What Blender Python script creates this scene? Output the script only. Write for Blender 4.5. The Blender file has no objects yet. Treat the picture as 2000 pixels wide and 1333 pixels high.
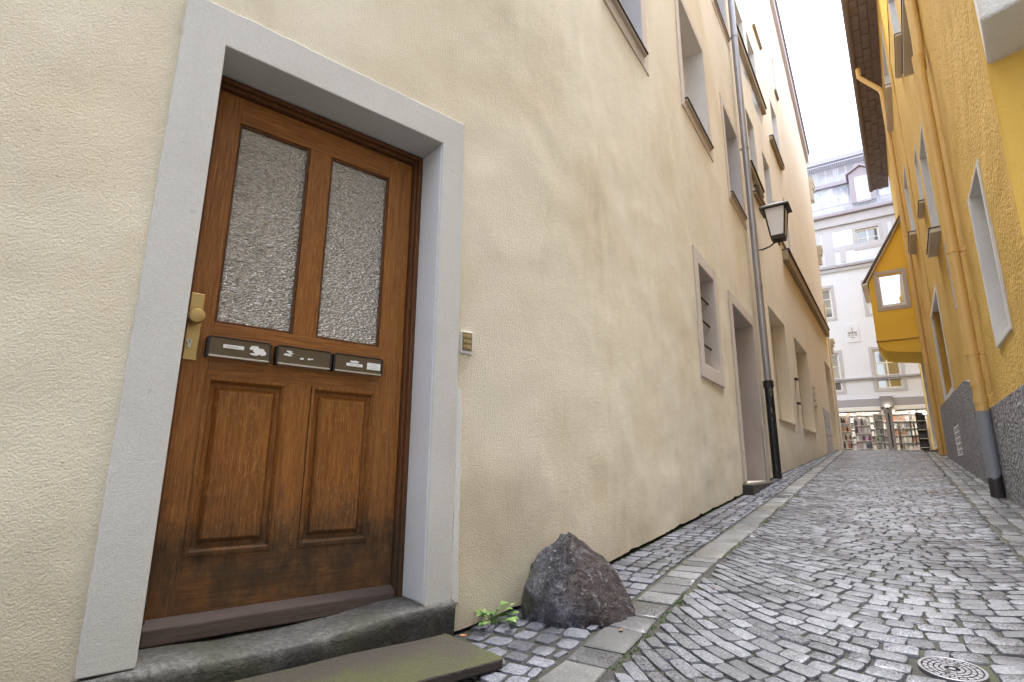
import bpy, bmesh, math, random
import numpy as np
from mathutils import Matrix, Vector, noise as mnoise
random.seed(7)
scene = bpy.context.scene
COL = scene.collection

# ------------------------------------------------------------------ camera
CX, CY, FPX = 1000.0, 666.5, 1060.0
def _ray_cam(u, v): return np.array([u - CX, -(v - CY), FPX])
_up = _ray_cam(1035, -3990.0); _up /= np.linalg.norm(_up)
_fw = np.array([0, 0, 1.0]); _fw = _fw - _up * (_fw @ _up); _fw /= np.linalg.norm(_fw)
_rt = np.cross(_up, _fw)
if _rt[0] < 0: _rt = -_rt
CAM_M = np.array([_rt, _fw, _up])
def ray(u, v):
    d = CAM_M @ _ray_cam(u, v)
    return d / np.linalg.norm(d)
cam_data = bpy.data.cameras.new('camera'); cam = bpy.data.objects.new('camera', cam_data); COL.objects.link(cam)
cam_data.sensor_width = 36.0; cam_data.lens = 36.0 * FPX / 2000.0
cam_data.clip_start = 0.05; cam_data.clip_end = 500
cam.matrix_world = Matrix(((CAM_M[0, 0], CAM_M[0, 1], -CAM_M[0, 2], 0), (CAM_M[1, 0], CAM_M[1, 1], -CAM_M[1, 2], 0),
                           (CAM_M[2, 0], CAM_M[2, 1], -CAM_M[2, 2], 0), (0, 0, 0, 1)))
scene.camera = cam

# ------------------------------------------------------------------ overcast sky, soft sun, exposure
SUN_EL, SUN_AZ = math.radians(75), math.radians(35)      # azimuth clockwise from +Y
world = bpy.data.worlds.new('World'); scene.world = world; world.use_nodes = True
wn = world.node_tree.nodes; wl = world.node_tree.links
bg = wn['Background']
sky = wn.new('ShaderNodeTexSky'); sky.sky_type = 'NISHITA'; sky.sun_disc = False
sky.sun_elevation = SUN_EL; sky.sun_rotation = SUN_AZ; sky.dust_density = 2.5; sky.air_density = 1.0; sky.ozone_density = 1.0
hs = wn.new('ShaderNodeHueSaturation'); hs.inputs['Saturation'].default_value = 0.35; hs.inputs['Value'].default_value = 1.0
wl.new(sky.outputs[0], hs.inputs['Color']); wl.new(hs.outputs[0], bg.inputs[0])
bg.inputs[1].default_value = 0.15
sl = bpy.data.lights.new('sun', 'SUN'); sl.energy = 1.5; sl.angle = math.radians(30); sl.color = (1, 0.99, 0.975)
so = bpy.data.objects.new('sun', sl); COL.objects.link(so)
sd = Vector((math.sin(SUN_AZ) * math.cos(SUN_EL), math.cos(SUN_AZ) * math.cos(SUN_EL), math.sin(SUN_EL)))
so.rotation_euler = sd.to_track_quat('Z', 'Y').to_euler()
scene.view_settings.view_transform = 'Standard'; scene.view_settings.look = 'None'
scene.view_settings.exposure = 2.64; scene.view_settings.gamma = 1.0
scene.cycles.max_bounces = 10; scene.cycles.diffuse_bounces = 8

# ------------------------------------------------------------------ material helpers
class NT:
    def __init__(s, name):
        s.m = bpy.data.materials.new(name); s.m.use_nodes = True
        s.t = s.m.node_tree; s.b = s.t.nodes['Principled BSDF']; s.pos = None
    def n(s, typ, **kw):
        nd = s.t.nodes.new(typ)
        for k, v in kw.items(): setattr(nd, k, v)
        return nd
    def put(s, sock, v):
        if hasattr(v, 'is_output'): s.t.links.new(v, sock)
        elif isinstance(v, (tuple, list)): sock.default_value = tuple(v) + (1,) if len(v) == 3 and len(sock.default_value) == 4 else tuple(v)
        else: sock.default_value = v
    def P(s):
        if s.pos is None: s.pos = s.n('ShaderNodeNewGeometry').outputs['Position']
        return s.pos
    def O(s): return s.n('ShaderNodeTexCoord').outputs['Object']
    def scale(s, vec, sc):
        m = s.n('ShaderNodeMapping'); s.put(m.inputs['Vector'], vec); m.inputs['Scale'].default_value = sc
        return m.outputs[0]
    def noise(s, scale, detail=4, rough=0.55, vec=None, dist=0.0):
        nd = s.n('ShaderNodeTexNoise'); s.put(nd.inputs['Vector'], vec if vec is not None else s.P())
        nd.inputs['Scale'].default_value = scale; nd.inputs['Detail'].default_value = detail
        nd.inputs['Roughness'].default_value = rough; nd.inputs['Distortion'].default_value = dist
        return nd.outputs['Fac']
    def voro(s, scale, vec=None, out='Distance', feature='F1'):
        nd = s.n('ShaderNodeTexVoronoi', feature=feature); s.put(nd.inputs['Vector'], vec if vec is not None else s.P())
        nd.inputs['Scale'].default_value = scale
        return nd.outputs[out]
    def rmp(s, x, a, b, lo=0.0, hi=1.0):
        nd = s.n('ShaderNodeMapRange'); nd.interpolation_type = 'SMOOTHSTEP'
        s.put(nd.inputs[0], x); s.put(nd.inputs[1], a); s.put(nd.inputs[2], b); s.put(nd.inputs[3], lo); s.put(nd.inputs[4], hi)
        return nd.outputs[0]
    def mix(s, f, a, b, blend='MIX'):
        nd = s.n('ShaderNodeMix', data_type='RGBA', blend_type=blend)
        s.put(nd.inputs[0], f); s.put(nd.inputs[6], a); s.put(nd.inputs[7], b)
        return nd.outputs[2]
    def math(s, op, a, b=0.0):
        nd = s.n('ShaderNodeMath', operation=op); s.put(nd.inputs[0], a); s.put(nd.inputs[1], b)
        return nd.outputs[0]
    def xyz(s, v):
        nd = s.n('ShaderNodeSeparateXYZ'); s.put(nd.inputs[0], v); return nd.outputs
    def bump(s, h, strength=0.5, dist=0.01, normal=None):
        nd = s.n('ShaderNodeBump'); s.put(nd.inputs['Height'], h); nd.inputs['Strength'].default_value = strength
        nd.inputs['Distance'].default_value = dist
        if normal is not None: s.put(nd.inputs['Normal'], normal)
        return nd.outputs[0]
    def rnd(s):
        a = s.n('ShaderNodeNewGeometry').outputs['Random Per Island']; b = s.n('ShaderNodeObjectInfo').outputs['Random']
        return s.math('FRACT', s.math('ADD', s.math('MULTIPLY', a, 7.13), b))
    def done(s, color=None, rough=None, normal=None, metal=None, spec=None, **kw):
        if color is not None: s.put(s.b.inputs['Base Color'], color)
        if rough is not None: s.put(s.b.inputs['Roughness'], rough)
        if normal is not None: s.put(s.b.inputs['Normal'], normal)
        if metal is not None: s.put(s.b.inputs['Metallic'], metal)
        if spec is not None: s.put(s.b.inputs['Specular IOR Level'], spec)
        for k, v in kw.items(): s.put(s.b.inputs[k], v)
        return s.m

def plain(name, col, rough=0.6, metal=0.0, var=0.12, sc=30, bump=0.15, spec=0.5):
    k = NT(name); f = k.noise(sc, 5, 0.6)
    c = k.mix(f, tuple(x * (1 - var) for x in col), tuple(min(1, x * (1 + var)) for x in col))
    return k.done(c, k.rmp(f, 0.3, 0.7, rough * 0.9, min(1, rough * 1.1)), k.bump(k.noise(sc * 5, 3), bump, 0.002), metal, spec)

def plaster(name, base, warm, dark, grain=170, gstr=0.55, gdist=0.004, stain=0.5, blotch=0.9, soot=0.35, z0=-0.3):
    k = NT(name)
    big = k.noise(blotch, 5, 0.6, dist=0.6); mid = k.noise(4.2, 6, 0.62); fine = k.noise(grain, 3, 0.6); fv = k.noise(grain * 0.42, 4, 0.65)
    c = k.mix(k.rmp(big, 0.42, 0.72, 0, stain), base, warm)
    st = k.noise(1.6, 6, 0.65, vec=k.scale(k.P(), (1, 1, 0.34)), dist=0.4)
    c = k.mix(k.rmp(st, 0.52, 0.78, 0, stain * 0.8), c, dark)
    c = k.mix(k.rmp(mid, 0.3, 0.75, 0, 0.12), c, tuple(min(1, x * 1.12) for x in base))
    z = k.xyz(k.P())[2]
    zn = k.math('ADD', z, k.math('MULTIPLY', k.math('SUBTRACT', k.noise(2.2, 6, 0.7), 0.5), 1.1))
    c = k.mix(k.rmp(zn, z0 + 0.45, z0 - 0.35, 0, soot), c, tuple(x * 0.55 for x in dark))
    c = k.mix(k.rmp(fine, 0.35, 0.65, 0, 0.14), c, tuple(x * 0.72 for x in base))
    wv = k.n('ShaderNodeVectorMath', operation='ADD'); nv = k.n('ShaderNodeTexNoise'); k.put(nv.inputs['Vector'], k.P()); nv.inputs['Scale'].default_value = 2.2; nv.inputs['Detail'].default_value = 5
    k.put(wv.inputs[0], k.P()); k.put(wv.inputs[1], nv.outputs['Color']); ce = k.voro(1.15, wv.outputs[0], feature='DISTANCE_TO_EDGE')
    crack = k.math('MULTIPLY', k.rmp(ce, 0.0045, 0.001), k.rmp(k.noise(0.9, 3, 0.6), 0.50, 0.62)); c = k.mix(k.math('MULTIPLY', crack, 0.07), c, tuple(x * 0.35 for x in dark))
    sp = k.voro(9.0); c = k.mix(k.rmp(sp, 0.055, 0.02, 0, 0.35), c, tuple(x * 0.45 for x in dark))
    tm = k.rmp(k.noise(9, 5, 0.7, k.scale(k.P(), (1.0, 1.0, 0.55)), 1.5), 0.60, 0.66); h = k.math('ADD', k.math('MULTIPLY', fine, 0.9), k.math('ADD', k.math('MULTIPLY', fv, 0.3), k.math('MULTIPLY', tm, 0.06)))
    b1 = k.bump(k.noise(6, 3, 0.5), 0.4, 0.012)
    return k.done(c, 0.9, k.bump(h, gstr, gdist, b1), spec=0.25)

def wood(name, light, mid, dark, gz=(90, 90, 4.0), worn=0.5):
    k = NT(name); o = k.O(); v = k.scale(o, gz)
    g = k.noise(1.0, 6, 0.68, v, 1.2); g2 = k.noise(3.2, 4, 0.6, v)
    c = k.mix(k.rmp(g, 0.3, 0.7), dark, mid); c = k.mix(k.rmp(g2, 0.45, 0.75, 0, 0.7), c, light)
    sx = k.xyz(o); z = sx[2]
    # weathered grey-brown foot of the door, with its own ragged upper edge
    e = k.math('ADD', z, k.math('MULTIPLY', k.math('SUBTRACT', k.noise(4.5, 7, 0.8, k.scale(o, (1, 1, .8)), 0.6), 0.5), 0.62))
    e = k.math('ADD', e, k.math('MULTIPLY', k.math('SUBTRACT', g, 0.5), 0.18))
    w = k.rmp(e, -0.02, -0.34)
    low = k.rmp(e, -0.34, -0.50)
    c = k.mix(k.math('MULTIPLY', w, k.math('MULTIPLY', k.rmp(k.noise(14, 6, 0.75, k.scale(o, (1, 1, .45))), 0.34, 0.60, 0.66, 0.98), k.math('SUBTRACT', 1.0, k.math('MULTIPLY', low, 0.16)))), c, k.mix(k.math('MULTIPLY', k.math('ADD', g2, k.noise(9, 6, 0.7, k.scale(o, (1.0, 1.0, 3.0)))), 0.5), (0.006, 0.004, 0.004), (0.085, 0.056, 0.030)))
    pale = k.noise(2.0, 6, 0.75, k.scale(o, (12, 12, 5)), 0.5)
    c = k.mix(k.math('MULTIPLY', k.rmp(pale, 0.60, 0.74), k.math('MULTIPLY', w, 0.55)), c, (0.16, 0.115, 0.075))
    # varnish worn to pale streaks
    s1 = k.noise(1.0, 3, 0.6, k.scale(o, (380, 380, 34)))
    band = k.math('MULTIPLY', k.rmp(z, -0.5, 0.05), k.rmp(z, 0.6, 0.2))
    patch = k.rmp(k.noise(6, 5, 0.65, o), 0.40, 0.62)
    c = k.mix(k.math('MULTIPLY', k.math('MULTIPLY', k.rmp(s1, 0.54, 0.68), band), k.math('MULTIPLY', patch, worn * 0.7)), c, (0.56, 0.31, 0.12))
    sc_ = k.noise(1, 4, 0.7, k.scale(o, (30, 30, 9)), 2.0); c = k.mix(k.math('MULTIPLY', k.rmp(sc_, 0.64, 0.70), k.math('MULTIPLY', band, 0.35)), c, (0.075, 0.038, 0.018))
    r = k.mix(w, (0.36,) * 3, (0.7,) * 3)
    return k.done(c, k.math('ADD', k.xyz(r)[0], k.math('MULTIPLY', g, 0.12)), k.bump(k.math('ADD', g, k.math('MULTIPLY', s1, 0.6)), 0.35, 0.003), spec=0.3)

def granite(name, a, b, c3, rlo=0.28, rhi=0.6, sc=1.0, tint=0.35, moss=0.0):
    k = NT(name); r = k.rnd()
    sp = k.noise(120 * sc, 3, 0.75); sp2 = k.noise(60 * sc, 4, 0.7); big = k.noise(3, 5, 0.6)
    c = k.mix(k.rmp(sp, 0.34, 0.62), a, b)
    fl = k.math('MULTIPLY', k.rmp(k.voro(95 * sc), 0.34, 0.22), k.rmp(k.noise(40, 3, 0.6), 0.42, 0.55))
    c = k.mix(k.math('MULTIPLY', fl, 0.8), c, tuple(x * 0.45 for x in a))
    c = k.mix(k.rmp(sp2, 0.55, 0.7, 0, 0.5), c, tuple(min(1, x * 1.5) for x in b))
    c = k.mix(k.math('MULTIPLY', r, tint), c, c3)
    v = k.n('ShaderNodeHueSaturation'); k.put(v.inputs['Color'], c); k.put(v.inputs['Value'], k.rmp(k.math('FRACT', k.math('MULTIPLY', r, 5.7)), 0, 1, 0.70, 1.24))
    c = v.outputs[0]
    if moss: c = k.mix(k.math('MULTIPLY', k.rmp(k.noise(2.6, 5, 0.7), 0.5, 0.7), moss), c, (0.045, 0.05, 0.022))
    wet = k.rmp(k.math('ADD', big, k.math('MULTIPLY', k.math('SUBTRACT', r, 0.5), 0.25)), 0.38, 0.62)
    dk = k.n('ShaderNodeHueSaturation'); k.put(dk.inputs['Color'], c); k.put(dk.inputs['Value'], k.rmp(k.noise(1.1, 5, 0.7), 0.40, 0.62, 0.72, 1.08)); c = dk.outputs[0]
    rr = k.math('ADD', k.math('MULTIPLY', wet, rhi - rlo), rlo)
    h = k.math('ADD', k.math('MULTIPLY', sp2, 0.7), k.math('MULTIPLY', k.noise(38, 4, 0.6), 0.7))
    return k.done(c, rr, k.bump(h, 0.55, 0.005), spec=0.5)

M = {}
M['cream'] = plaster('cream_plaster', (0.69, 0.635, 0.52), (0.60, 0.515, 0.365), (0.42, 0.34, 0.22), stain=0.7, soot=0.45, grain=170, gstr=0.75, gdist=0.0055, z0=-0.35)
M['beige'] = plaster('beige_plaster', (0.76, 0.69, 0.57), (0.70, 0.61, 0.47), (0.54, 0.46, 0.34), grain=110, gstr=0.3, stain=0.4, soot=0.45, z0=0.2)
M['yellow'] = plaster('yellow_plaster', (0.62, 0.41, 0.115), (0.55, 0.35, 0.09), (0.36, 0.23, 0.07), grain=36, gstr=1.0, gdist=0.022, stain=1.0, soot=0.15, z0=0.3)
M['yellow_smooth'] = plaster('smooth_yellow_plaster', (0.76, 0.50, 0.12), (0.72, 0.46, 0.10), (0.60, 0.38, 0.09), grain=90, gstr=0.3, stain=0.4, soot=0.0)
M['bay_brightened_yellow'] = plaster('brightened_bay_plaster', (0.90, 0.58, 0.085), (0.87, 0.55, 0.08), (0.76, 0.47, 0.075), grain=60, gstr=0.3, stain=0.4, soot=0.0)  # bay faces away from the sun, so brightness is lifted in its colour
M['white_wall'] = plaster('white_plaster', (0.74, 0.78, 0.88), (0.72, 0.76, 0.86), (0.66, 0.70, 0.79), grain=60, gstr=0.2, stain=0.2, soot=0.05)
M['white_rough'] = plaster('rough_white_plaster', (0.72, 0.72, 0.72), (0.66, 0.65, 0.62), (0.5, 0.49, 0.46), grain=50, gstr=0.9, gdist=0.012, stain=0.3, soot=0.0)
M['plinth'] = None
k = NT('grey_roughcast'); sp = k.noise(26, 4, 0.75); v_ = k.voro(34)
c = k.mix(k.rmp(sp, 0.35, 0.65), (0.07, 0.07, 0.08), (0.36, 0.36, 0.38)); c = k.mix(k.rmp(k.noise(2, 5), 0.4, 0.7, 0, 0.3), c, (0.12, 0.12, 0.12))
M['plinth'] = k.done(c, 0.85, k.bump(k.math('ADD', sp, v_), 1.0, 0.02), spec=0.3)
def paint_stone(name, col, dark, edge=0.4):
    k = NT(name); n1 = k.noise(90, 4, 0.6); n2 = k.noise(3.0, 6, 0.65); n3 = k.noise(22, 5, 0.7)
    c = k.mix(k.rmp(n2, 0.4, 0.75, 0, 0.5), col, dark); c = k.mix(k.rmp(n1, 0.35, 0.65, 0, 0.18), c, tuple(x * 0.7 for x in col))
    c = k.mix(k.rmp(n3, 0.67, 0.72, 0, edge), c, (0.20, 0.19, 0.175)); run = k.noise(1, 4, 0.65, k.scale(k.P(), (16, 16, 1.2))); c = k.mix(k.rmp(run, 0.55, 0.75, 0, 0.35), c, dark)
    z = k.xyz(k.P())[2]; zn = k.math('ADD', z, k.math('MULTIPLY', k.noise(6, 5, 0.7), 0.5))
    c = k.mix(k.rmp(zn, 0.25, -0.35, 0, 0.35), c, (0.27, 0.27, 0.25))
    return k.done(c, 0.8, k.bump(k.math('ADD', k.math('MULTIPLY', n1, 0.7), k.math('MULTIPLY', k.noise(260, 2), 0.8)), 0.38, 0.004), spec=0.3)
M['surround'] = paint_stone('grey_painted_surround', (0.56, 0.557, 0.545), (0.46, 0.455, 0.44))
M['reveal_paint'] = paint_stone('pale_lilac_reveal_paint', (0.60, 0.60, 0.625), (0.53, 0.53, 0.55), 0.25)
M['pink_stone'] = paint_stone('pinkish_sandstone_surround', (0.57, 0.51, 0.46), (0.49, 0.43, 0.38))
M['white_reveal'] = paint_stone('white_window_reveal', (0.66, 0.65, 0.64), (0.58, 0.57, 0.55), 0.2)
M['grey_stone'] = paint_stone('light_grey_stone', (0.52, 0.52, 0.56), (0.47, 0.47, 0.51), 0.1)
M['sand_stone'] = paint_stone('sand_coloured_stone', (0.64, 0.59, 0.50), (0.54, 0.49, 0.41), 0.2)
M['door_wood'] = wood('varnished_oak', (0.43, 0.200, 0.056), (0.31, 0.122, 0.029), (0.175, 0.064, 0.015))
M['panel_wood'] = wood('varnished_oak_panel', (0.42, 0.185, 0.045), (0.27, 0.105, 0.022), (0.15, 0.052, 0.012), worn=1.0)
M['frame_wood'] = wood('reddish_door_frame_wood', (0.22, 0.09, 0.030), (0.13, 0.048, 0.016), (0.06, 0.022, 0.009), worn=0.2)
M['rail_wood'] = wood('cross_grain_oak', (0.42, 0.190, 0.054), (0.30, 0.117, 0.028), (0.17, 0.062, 0.015), gz=(3, 60, 60))
k = NT('weathered_purple_brown_wood'); g = k.noise(1, 5, 0.7, k.scale(k.O(), (6, 60, 70)))
M['weather_wood'] = k.done(k.mix(g, (0.022, 0.015, 0.013), (0.105, 0.070, 0.061)), 0.75, k.bump(g, 0.5, 0.004))
# hammered glass
k = NT('ribbed_privacy_glass'); o = k.O()
w1 = k.voro(1, k.scale(o, (75, 75, 150))); w2 = k.noise(1, 1, 0.5, k.scale(o, (50, 50, 230)), 0.2)
h = k.math('ADD', k.math('MULTIPLY', w1, 0.8), k.math('MULTIPLY', w2, 1.0))
c = k.mix(k.noise(2.0, 3, 0.5, o), (0.30, 0.278, 0.242), (0.46, 0.42, 0.36))
M['privacy_glass'] = k.done(c, 0.10, k.bump(h, 1.0, 0.008), spec=1.0, IOR=2.1)
M['brass'] = plain('matt_brass', (0.50, 0.36, 0.15), 0.38, 0.85, 0.08, 40, 0.05)
M['brass_panel'] = plain('tarnished_brass', (0.26, 0.21, 0.12), 0.45, 0.6, 0.15)
M['brass_dark'] = plain('old_brass_buttons', (0.45, 0.38, 0.24), 0.4, 0.7, 0.1)
M['bronze'] = plain('bronze_anodised_metal', (0.115, 0.085, 0.052), 0.42, 0.35, 0.08, 20, 0.05)
M['black_plastic'] = plain('black_plastic', (0.012, 0.012, 0.013), 0.45)
M['alu'] = plain('aluminium_edge', (0.55, 0.52, 0.48), 0.35, 0.8)
M['label_white'] = plain('white_paper_label', (0.80, 0.80, 0.80), 0.7, var=0.05)
M['pale_curtain'] = plain('pale_bluish_curtain', (0.50, 0.53, 0.62), 0.8, var=.05)
M['label_grey'] = plain('grey_print', (0.35, 0.35, 0.36), 0.7)
M['dark_gap'] = plain('dark_joint', (0.012, 0.011, 0.010), 0.95)
M['interior'] = plain('dim_interior', (0.03, 0.028, 0.025), 0.9)
M['white_frame'] = plain('white_painted_wood', (0.80, 0.80, 0.80), 0.45, var=0.04)
M['white_panel'] = plain('cream_panel_paint', (0.62, 0.56, 0.44), 0.6, var=0.05)
M['pale_door'] = plain('pale_grey_door_paint', (0.55, 0.53, 0.55), 0.5, var=0.05)
k = NT('window_glass'); M['glass'] = k.done(k.mix(k.noise(1.3, 2), (0.06, 0.07, 0.08), (0.16, 0.17, 0.18)), 0.06, spec=1.0, IOR=1.9)
k = NT('curtained_glass'); M['glass_light'] = k.done(k.mix(k.noise(2.5, 3), (0.62, 0.64, 0.70), (0.36, 0.38, 0.42)), 0.08, spec=0.9, IOR=1.7)
M['zinc'] = plain('zinc_pipe', (0.36, 0.36, 0.39), 0.42, 0.55, 0.15, 9, 0.08)
M['zinc_grey'] = plain('dull_zinc', (0.30, 0.31, 0.33), 0.5, 0.4, 0.15, 9)
k = NT('chipped_black_cast_iron'); f = k.noise(14, 5, 0.7, k.scale(k.P(), (1, 1, 0.4)))
M['cast_iron'] = k.done(k.mix(k.rmp(f, 0.62, 0.68), (0.012, 0.012, 0.015), (0.22, 0.20, 0.18)), 0.45, k.bump(f, 0.3, 0.004))
M['yellow_paint'] = plain('yellow_pipe_paint', (0.66, 0.43, 0.15), 0.45, 0.0, 0.14, 5, 0.05)
k = NT('grey_pipe_foot_paint'); f = k.noise(5, 6, 0.7, k.scale(k.P(), (1.5, 1.5, 0.8))); z = k.xyz(k.P())[2]
fz = k.math('ADD', f, k.rmp(z, 0.5, -0.2, -0.25, 0.12))
M['pipe_foot'] = k.done(k.mix(k.rmp(fz, 0.56, 0.62), (0.24, 0.25, 0.28), (0.035, 0.03, 0.03)), 0.5, k.bump(f, 0.2, 0.003))
M['lamp_iron'] = plain('dark_lantern_metal', (0.045, 0.036, 0.032), 0.5, 0.5, 0.2)
k = NT('frosted_lamp_glass'); M['frost'] = k.done((0.90, 0.89, 0.90), 0.35, spec=0.5, **{'Transmission Weight': 0.15})
M['rust'] = plain('rusty_iron', (0.10, 0.05, 0.03), 0.8, 0.2, 0.3)
M['sill_dark'] = plain('dark_metal_sill', (0.05, 0.038, 0.035), 0.45, 0.4, 0.2)
M['sill_stone'] = plain('brown_stone_sill', (0.34, 0.27, 0.18), 0.8, 0, 0.2, 14, 0.3)
M['soffit'] = None
k = NT('weathered_brown_boards'); g = k.noise(1, 5, 0.7, k.scale(k.P(), (14, 14, 14))); r = k.rnd()
M['soffit'] = k.done(k.mix(k.math('MULTIPLY', r, 0.6), k.mix(g, (0.07, 0.050, 0.045), (0.19, 0.14, 0.125)), (0.16, 0.12, 0.11)), 0.8, k.bump(g, 0.5, 0.01))
M['roof_tile'] = plain('old_roof_tile', (0.16, 0.085, 0.06), 0.85, 0, 0.3, 8)
k = NT('patinated_copper_sheet'); g = k.noise(1, 5, 0.65, k.scale(k.P(), (3, 3, 0.8)))
M['mansard'] = k.done(k.mix(k.rmp(g, 0.3, 0.7), (0.26, 0.28, 0.33), (0.46, 0.49, 0.54)), 0.85, k.bump(g, 0.2, 0.01), spec=0.15)
M['mauve'] = plain('mauve_grey_paint', (0.34, 0.31, 0.36), 0.6)
M['timber_grey'] = plain('pale_grey_timber_paint', (0.55, 0.55, 0.61), 0.7, var=0.05)
M['rail_grey'] = plain('grey_railing_metal', (0.38, 0.38, 0.43), 0.5, 0.2)
M['shop_pillar'] = plain('grey_shop_pillar_stone', (0.24, 0.22, 0.23), 0.5, 0, 0.08)
M['shop_wall'] = plain('cream_shop_wall', (0.62, 0.58, 0.48), 0.7, var=0.1, sc=2)
M['shop_back'] = plain('pale_shop_back_wall', (0.46, 0.40, 0.33), 0.7, var=0.5, sc=3)
M['white_awning'] = plain('white_awning_box', (0.82, 0.83, 0.82), 0.5, var=0.03)
M['metal_manhole'] = plain('worn_cast_iron', (0.20, 0.20, 0.22), 0.42, 0.6, 0.25, 40, 0.3)
M['manhole_dark'] = plain('dirty_iron_recess', (0.03, 0.03, 0.03), 0.8)
M['crest'] = plain('grey_relief', (0.34, 0.34, 0.37), 0.8)
def emit(name, col, st):
    k = NT(name); return k.done(col, 0.5, **{'Emission Color': col, 'Emission Strength': st})
M['lamp_on'] = emit('lit_spotlight', (1, 0.90, 0.75), 6.0)
M['lamp_strip'] = emit('lit_ceiling_strip', (1, 0.94, 0.85), 5.0)
M['sett'] = granite('granite_sett', (0.052, 0.055, 0.063), (0.180, 0.187, 0.210), (0.09, 0.095, 0.11), moss=0.16, rlo=0.22, rhi=0.55)
M['sett_side'] = granite('dark_granite_sett', (0.05, 0.052, 0.064), (0.155, 0.16, 0.19), (0.085, 0.09, 0.108), moss=0.28, rlo=0.3, rhi=0.55)
M['kerb'] = granite('pale_ochre_granite', (0.050, 0.049, 0.045), (0.19, 0.183, 0.163), (0.075, 0.077, 0.08), tint=1.0, rlo=0.45, rhi=0.7, moss=0.15)
M['slab_stone'] = granite('flat_grey_slab', (0.050, 0.051, 0.055), (0.17, 0.172, 0.182), (0.085, 0.087, 0.088), tint=0.7, rlo=0.25, moss=0.2)
k = NT('joint_dirt'); f = k.noise(60, 4, 0.7); ms = k.rmp(k.noise(2.3, 5, 0.65), 0.42, 0.62)
c = k.mix(f, (0.010, 0.009, 0.009), (0.032, 0.029, 0.025)); c = k.mix(k.math('MULTIPLY', ms, 0.8), c, k.mix(f, (0.016, 0.019, 0.008), (0.055, 0.060, 0.022)))
M['dirt'] = k.done(c, 0.8, k.bump(f, 0.8, 0.01))
# sandstone step with grime, mossy slab
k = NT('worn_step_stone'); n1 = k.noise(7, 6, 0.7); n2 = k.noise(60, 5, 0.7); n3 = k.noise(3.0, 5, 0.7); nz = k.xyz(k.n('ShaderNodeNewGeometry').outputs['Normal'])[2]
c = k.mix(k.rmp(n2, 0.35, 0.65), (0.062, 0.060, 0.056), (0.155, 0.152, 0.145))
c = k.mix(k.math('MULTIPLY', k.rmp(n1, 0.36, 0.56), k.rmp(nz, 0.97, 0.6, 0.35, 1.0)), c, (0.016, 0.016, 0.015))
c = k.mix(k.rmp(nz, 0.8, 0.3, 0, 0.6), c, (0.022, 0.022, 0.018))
c = k.mix(k.math('MULTIPLY', k.rmp(n3, 0.48, 0.64), 0.45), c, (0.040, 0.044, 0.016))
M['step'] = k.done(c, 0.72, k.bump(k.math('ADD', n1, k.math('ADD', n2, k.noise(26, 5, 0.75))), 0.9, 0.010))
k = NT('mossy_flat_slab'); n1 = k.noise(5, 6, 0.7); n2 = k.noise(120, 4, 0.7); n3 = k.noise(2.2, 5, 0.6)
nzs = k.rmp(k.xyz(k.n('ShaderNodeNewGeometry').outputs['Normal'])[2], 0.5, 0.9)
c = k.mix(n2, (0.016, 0.013, 0.011), (0.065, 0.052, 0.040)); c = k.mix(k.math('MULTIPLY', nzs, k.rmp(n3, 0.40, 0.60, 0, 0.85)), c, k.mix(n2, (0.020, 0.024, 0.005), (0.085, 0.095, 0.020)))
M['moss_slab'] = k.done(c, 0.6, k.bump(k.math('ADD', n1, k.math('ADD', n2, k.noise(28, 5, 0.7))), 0.9, 0.010))
k = NT('dark_guard_stone'); n1 = k.noise(5.5, 7, 0.7, dist=0.8); n2 = k.noise(34, 6, 0.75); n3 = k.noise(9, 5, 0.7, vec=k.scale(k.P(), (2.4, 2.4, 0.7)), dist=1.0)
px_ = k.xyz(k.P())
br = k.rmp(k.math('ADD', k.math('MULTIPLY', px_[0], 3.4), k.math('MULTIPLY', k.noise(7, 4, 0.6), 0.9)), 1.12, 1.50)
c = k.mix(k.rmp(n1, 0.35, 0.65), (0.010, 0.010, 0.015), (0.075, 0.075, 0.098))
c = k.mix(k.math('MULTIPLY', br, 0.85), c, k.mix(n2, (0.011, 0.007, 0.007), (0.070, 0.045, 0.040)))
c = k.mix(k.rmp(n3, 0.55, 0.70, 0, 0.8), c, (0.24, 0.24, 0.28))
c = k.mix(k.rmp(n2, 0.59, 0.68, 0, 0.85), c, (0.42, 0.41, 0.42))
c = k.mix(k.rmp(k.noise(15, 4, 0.6), 0.40, 0.28, 0, 0.9), c, (0.006, 0.006, 0.008))
ms = k.math('MULTIPLY', k.rmp(k.noise(10, 5, 0.7), 0.42, 0.6), k.math('MAXIMUM', k.rmp(px_[2], -0.32, -0.24), k.rmp(px_[0], 0.17, 0.04)))
c = k.mix(k.math('MULTIPLY', ms, 0.8), c, (0.05, 0.055, 0.022))
M['rock'] = k.done(c, k.rmp(n2, 0.3, 0.7, 0.18, 0.5), k.bump(k.math('ADD', n2, k.math('MULTIPLY', n3, 1.2)), 1.0, 0.035))
k = NT('weed_leaf'); k.put(k.b.inputs['Subsurface Weight'], 0.0)
M['leaf'] = k.done(k.mix(k.rnd(), (0.045, 0.10, 0.02), (0.13, 0.22, 0.05)), 0.45)
M['stem'] = plain('weed_stem', (0.10, 0.17, 0.04), 0.6)

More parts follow.
